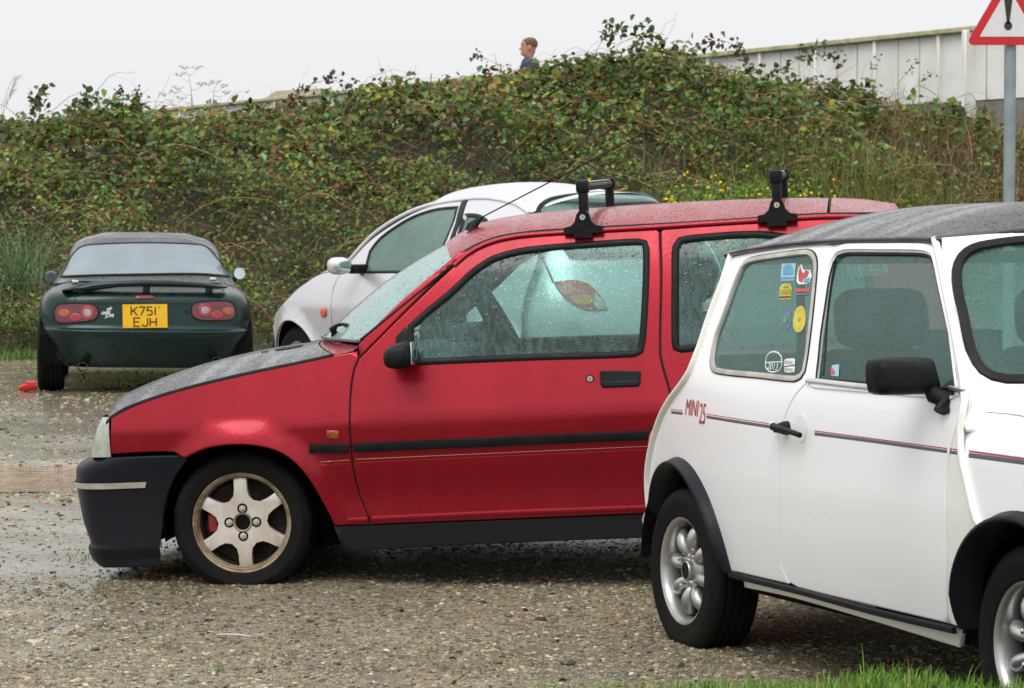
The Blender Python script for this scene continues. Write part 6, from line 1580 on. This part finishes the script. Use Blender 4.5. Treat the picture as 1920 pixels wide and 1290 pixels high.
def umbel(label, pix, D, heads, seed, col):
    K = [W3(a, b, D) for a, b in pix]; e = thing('umbel_stalk', label, 'stalk', tuple(K[0]), 'umbel stalks on the skyline'); rr = np.random.default_rng(seed)
    paths = [np.array(K)-K[0]]; rad = [.005]; hp = []
    for (i, hx, hy) in heads:
        a = W3(*i, D)-K[0]; b = W3(hx, hy, D)-K[0]; m = (a+b)/2+np.array([0, 0, -.02]); paths.append(np.stack([a, m, b])); rad.append(.0032)
        for q in range(9):
            an = rr.uniform(0, 6.28); c = b+np.array([.055*math.cos(an), .055*math.sin(an), rr.uniform(.015, .04)]); paths.append(np.stack([b, (b+c)/2, c])); rad.append(.0022); hp.append(c)
    o = canes('stem', paths, rad, [np.array(col)]*len(paths), 1); o.parent = e; hp = np.array(hp); hp = np.repeat(hp, 3, 0)+rr.normal(0, .006, (len(hp)*3, 3))
    o = leaves('seed_heads', hp[:, 0], hp[:, 1], hp[:, 2], np.tile(np.array([0, 0, 1.]), (len(hp), 1)), np.full(len(hp), .014), np.tile(np.array(col)*1.1, (len(hp), 1)), 2); o.parent = e; o['kind'] = 'stuff'
umbel('tall dry umbel stalk with flat seed heads before the yellow roof', [(364,205),(361,180),(358,155),(355,138)], D, [((358,155),340,144),((355,140),349,131),((356,142),371,132),((360,170),380,162),((361,180),335,170)], 5, (.22, .16, .16))
umbel('shorter dry umbel stalk right of the tall one', [(400,205),(402,180),(404,165)], D, [((402,175),392,161),((404,165),408,158),((403,172),418,166),((402,180),425,178)], 6, (.22, .14, .12))
umbel('lowest dry umbel stalk left of the tall one', [(330,210),(325,195),(318,185)], D, [((325,195),310,182),((322,190),330,176),((326,198),342,188)], 7, (.22, .16, .15))

# ------------------------------------------------------------------ flood wall behind the bank
WV = np.array([-.418, .909]); WO = np.array([(1820-960)/5500*34., 34.]); WTOP = 1.32+(395-52)/5500*34.
def wpt(t): return WO+WV*t
M['concrete'] = plain('painted_concrete', (.80, .80, .79), .75, var=.08, vs=1.6, bump=.2, bs=40, c2=(.70, .69, .64))
M['coping'] = plain('mossy_coping', (.50, .48, .33), .85, var=.3, vs=6, c2=(.34, .33, .19))
M['plinth'] = plain('damp_plinth', (.22, .21, .19), .85, var=.4, vs=3)
ang = math.atan2(WV[1], WV[0]); Rw = Matrix.Rotation(ang, 3, 'Z')
wall = thing('flood_wall', 'long pale ribbed concrete wall with mossy coping along the top of the bank', 'wall', (float(WO[0]), float(WO[1]), 1.6))
def wbox(name, t, wdt, z0, z1, th, mat, front=0., parent=None, bev=.01):
    p = wpt(t); nrm = np.array([-WV[1], WV[0]])       # towards the camera side
    c = np.array([p[0]+nrm[0]*front-WO[0], p[1]+nrm[1]*front-WO[1], (z0+z1)/2-1.6])
    return box(name, c, (wdt, th, z1-z0), mat, parent or wall, bev, Rw, 1)
t = -9.3; i = 0
zb = WTOP-.86
while t < 48:
    wbox('wall_panel', t+.235, .462, zb, WTOP-.06, .10, M['concrete']); t += .47; i += 1
    if i % 3 == 0: wbox('rib', t, .055, zb-.02, WTOP-.055, .16, M['concrete'], .03)
    else: wbox('joint_strip', t, .03, zb, WTOP-.06, .108, M['plinth'] if False else M['coping'], -.002, None, .004)
for k in range(20): wbox('coping', -9.3+3.0*k+1.5, 2.985, WTOP-.062, WTOP, .26, M['coping'], .01)
wbox('plinth', 20, 58.6, .9, zb-.004, .14, M['plinth'], -.03)
wbox('buttress_post', -.10, .085, zb-.30, WTOP-.05, .20, M['concrete'], .09)
# far low building
M['render'] = plain('cream_render', (.52, .48, .32), .8, var=.08, vs=2); M['roof_y'] = plain('pale_roof', (.50, .46, .30), .8, var=.12, vs=3)
DB = 62.
def b3(a, b, d=DB): return W3(a, b, d)
bl = thing('beach_building', 'long low cream building with pale roof behind the left of the wall', 'building', tuple(b3(440, 215)-np.array([0, 0, 1.5])))
o0 = np.array(bl.location)
prism('roof', [(-1.5, -.40), (1.85, -.40), (1.85, .18), (1.70, .34), (.55, .28), (.10, -.02), (-1.5, -.10)], (b3(470, 196)-o0+np.array([0, 3., 0]), (1, 0, 0), (0, 0, 1)), 3.0, M['roof_y'], bl)
box('wall', b3(475, 240)-o0+np.array([0, 1.5, -1.0]), (2.5, 2.6, 2.6), M['render'], bl, .02)

# ------------------------------------------------------------------ warning sign
DS = 22.
sc_ = W3(1886, 86, DS)
sg = thing('warning_sign', 'triangular red bordered warning sign with black exclamation mark on a grey post', 'road sign', (float(sc_[0])+.03, DS, float(ground_z(sc_[0], DS))))
bz = float(sc_[2])-float(ground_z(sc_[0], DS))
def tri(r0, rc, z0, n=8):
    # rounded triangle, base at z0, side r0
    h = r0*math.sqrt(3)/2; cs = [(-r0/2+rc*math.sqrt(3), rc), (r0/2-rc*math.sqrt(3), rc), (0, h-2*rc)]; out = []
    for (cx, cz), a0 in zip(cs, (210, 330, 90)):
        for k in range(n+1): a = math.radians(a0-60+120*k/n); out.append((cx+rc*math.cos(a), z0+cz+rc*math.sin(a)))
    return out
fb = prism('sign_plate', tri(.635, .035, bz), ((-.03, 0, 0), (1, 0, 0), (0, 0, 1)), .012, M['sign_red'], sg)
prism('sign_face', tri(.425, .006, bz+.062), ((-.03, -.0125, 0), (1, 0, 0), (0, 0, 1)), .002, M['sign_white'], fb)
ex = [(-.032, .36), (-.028, .375), (.028, .375), (.032, .36), (.009, .165), (-.009, .165)]
prism('symbol', [(x, bz+z-.008) for x, z in ex], ((-.03, -.0150, 0), (1, 0, 0), (0, 0, 1)), .002, M['ink'], fb)
prism('symbol', [(.030*math.cos(2*math.pi*k/24), bz+.144-.0+.034*math.sin(2*math.pi*k/24)) for k in range(24)], ((-.03, -.0150, 0), (1, 0, 0), (0, 0, 1)), .002, M['ink'], fb)
lathe('post', [(.0445, -.2), (.0445, bz+.52), (.03, bz+.53)], M['post'], sg, 24, ax='z').location = (0, .062, 0)
for z in (.10, .36): box('clip', (0, .03, bz+z), (.12, .05, .03), M['steel'], sg, .004)

# ------------------------------------------------------------------ man on the bank path
def build_man():
    hd = W3(984, 72, 38.5); top = float(hd[2]); gz = float(ground_z(hd[0], 38.5)); k = (top-gz)/1.80
    k = max(.9, min(1.12, k))
    e = thing('person', 'man with short ginger hair and navy jacket walking left along the bank', 'person', (float(hd[0])+.05, 38.5, top-1.80*k))
    e.scale = (k, k, k)
    def skin(name, joints, edges, radii, mat, sub=2):
        me = bpy.data.meshes.new(name); me.from_pydata(joints, edges, []); me.update(); o = link(name, me, e, mat)
        md = o.modifiers.new('skin', 'SKIN'); md.use_smooth_shade = True
        for v, rd in zip(me.skin_vertices[0].data, radii): v.radius = (rd, rd)
        me.skin_vertices[0].data[0].use_root = True
        s = o.modifiers.new('sub', 'SUBSURF'); s.levels = sub; s.render_levels = sub
        return o
    # walks towards -x
    J = [(0, 0, .98), (.0, 0, 1.18), (.01, 0, 1.40), (.0, 0, 1.50), (-.03, 0, 1.56), (-.01, -.17, 1.43), (.06, -.23, 1.16), (-.06, -.22, .93), (-.10, -.21, .84), (-.01, .17, 1.43), (-.10, .22, 1.17), (-.26, .20, 1.00), (-.33, .19, .94), (0, -.10, .93), (-.16, -.10, .52), (-.10, -.10, .09), (-.24, -.10, .04), (0, .10, .93), (.06, .10, .50), (.26, .10, .14), (.16, .10, .04)]
    E = [(0, 1), (1, 2), (2, 3), (3, 4), (2, 5), (5, 6), (6, 7), (7, 8), (2, 9), (9, 10), (10, 11), (11, 12), (0, 13), (13, 14), (14, 15), (15, 16), (0, 17), (17, 18), (18, 19), (19, 20)]
    Rr = [.13, .13, .14, .062, .058, .07, .048, .036, .035, .07, .048, .036, .035, .10, .065, .042, .036, .10, .065, .042, .036]
    skin('body', J, E, Rr, M['skin'])
    skin('jacket', J[:3]+[(.055, 0, 1.52), J[5], J[6], (-.05, -.22, .95), J[9], J[10], (-.24, .205, 1.02), (.0, 0, .88)], [(0, 1), (1, 2), (2, 3), (2, 4), (4, 5), (5, 6), (2, 7), (7, 8), (8, 9), (0, 10)], [.155, .155, .17, .105, .10, .066, .056, .092, .066, .056, .16], M['navy'])
    skin('trousers', [(0, 0, .96), J[13], J[14], J[15], J[17], J[18], J[19]], [(0, 1), (1, 2), (2, 3), (0, 4), (4, 5), (5, 6)], [.14, .115, .082, .062, .115, .082, .062], M['trouser'])
    for yy, xx, zz in ((-.10, -.18, .045), (.10, .21, .06)): ellipsoid('shoe', (xx, yy, zz), (.14, .05, .05), M['ink'], e)
    # head in profile: (z, front, back, half width)
    prof = [(1.525, -.035, .055, .048), (1.555, -.060, .062, .056), (1.580, -.098, .070, .060), (1.600, -.106, .078, .064), (1.618, -.098, .084, .067), (1.632, -.104, .088, .069), (1.650, -.098, .092, .071), (1.672, -.102, .097, .073), (1.690, -.092, .100, .075), (1.705, -.102, .102, .076), (1.730, -.100, .102, .077), (1.755, -.088, .096, .074), (1.778, -.064, .080, .062), (1.793, -.030, .052, .040), (1.799, .0, .02, .012)]
    rows = []
    for z, f, b, w in prof:
        cx = (f+b)/2; rx = (b-f)/2; rows.append([(cx+rx*math.copysign(abs(math.cos(a))**.9, math.cos(a)), w*math.copysign(abs(math.sin(a))**.85, math.sin(a)), z) for a in [2*math.pi*k/28 for k in range(28)]])
    h = grid_obj('head', rows, M['skin'], e, closed=True)
    bm = bmesh.new()
    vs = [bm.verts.new(c) for c in ((-.088, 0, 1.695), (-.090, .016, 1.650), (-.090, -.016, 1.650), (-.128, 0, 1.655), (-.118, 0, 1.643))]
    for f in ((0, 1, 3), (0, 3, 2), (1, 4, 3), (3, 4, 2), (1, 2, 4)): bm.faces.new([vs[i] for i in f])
    bm_obj('nose', bm, M['skin'], h, True)
    for s in (-1, 1):
        ellipsoid('ear', (.012, s*.076, 1.668), (.020, .010, .034), M['skin'], h)
        ellipsoid('eye', (-.078, s*.034, 1.694), (.012, .014, .008), M['ink'], h, seg=10)
    hr = [[(p[0]*1.03+.006+(.006 if z_ < 1.74 else .002), p[1]*1.05, p[2]+.006) for p in row] for row, z_ in zip(rows[7:], [q[0] for q in prof[7:]])]
    hr = [[p for p in row] for row in hr]
    def skp(a, b, c, d):
        q = (a+b+c+d)/4; return q.x < (-.035 if q.z < 1.745 else -.088 if q.z < 1.765 else -.2) or (q.z < 1.70 and q.x < .035)
    grid_obj('hair', hr, M['hair'], h, closed=True, skip=skp)
    return e
build_man()

# ------------------------------------------------------------------ cars
build_green(); build_silver(); build_red(); build_white()

# ------------------------------------------------------------------ small things on the ground
lp = (float((50-960)/5500*22.2), 22.2); lz = float(ground_z(*lp))
lt = thing('litter', 'small crumpled red plastic piece lying beside the left tyre of the green roadster', 'litter', (lp[0], lp[1], lz))
bm = bmesh.new(); add_lathe(bm, [(.012, -.065), (.030, -.062), (.028, -.02), (.034, .02), (.040, .06), (.036, .062)], 12); ra = random.Random(4)
for v in bm.verts: v.co += Vector((ra.uniform(-.008, .008), ra.uniform(-.008, .008), ra.uniform(-.008, .008))); v.co = Matrix.Rotation(math.radians(-72), 3, 'Z') @ v.co; v.co = Matrix.Rotation(-.22, 3, 'Y') @ v.co; v.co.z += .036
bm_obj('shell', bm, M['litter'], lt, True, 40)
add = bmesh.new(); add_box(add, (.02, 0, .075), (.06, .03, .012), .003, Matrix.Rotation(.3, 3, 'X')); bm_obj('flap', add, M['litter'], lt, True)
sp_ = (float((435-960)/5500*8.95), 8.95)
st = tube('plastic_stick', [(-.05, .02, 0), (-.02, .006, .003), (.02, -.006, .003), (.055, -.018, .0)], .0034, M['trim'], None, 8); st.location = (sp_[0], sp_[1], float(ground_z(*sp_))+.016)
st['label'] = 'thin white plastic stick lying on the gravel in front of the red car'; st['category'] = 'litter'
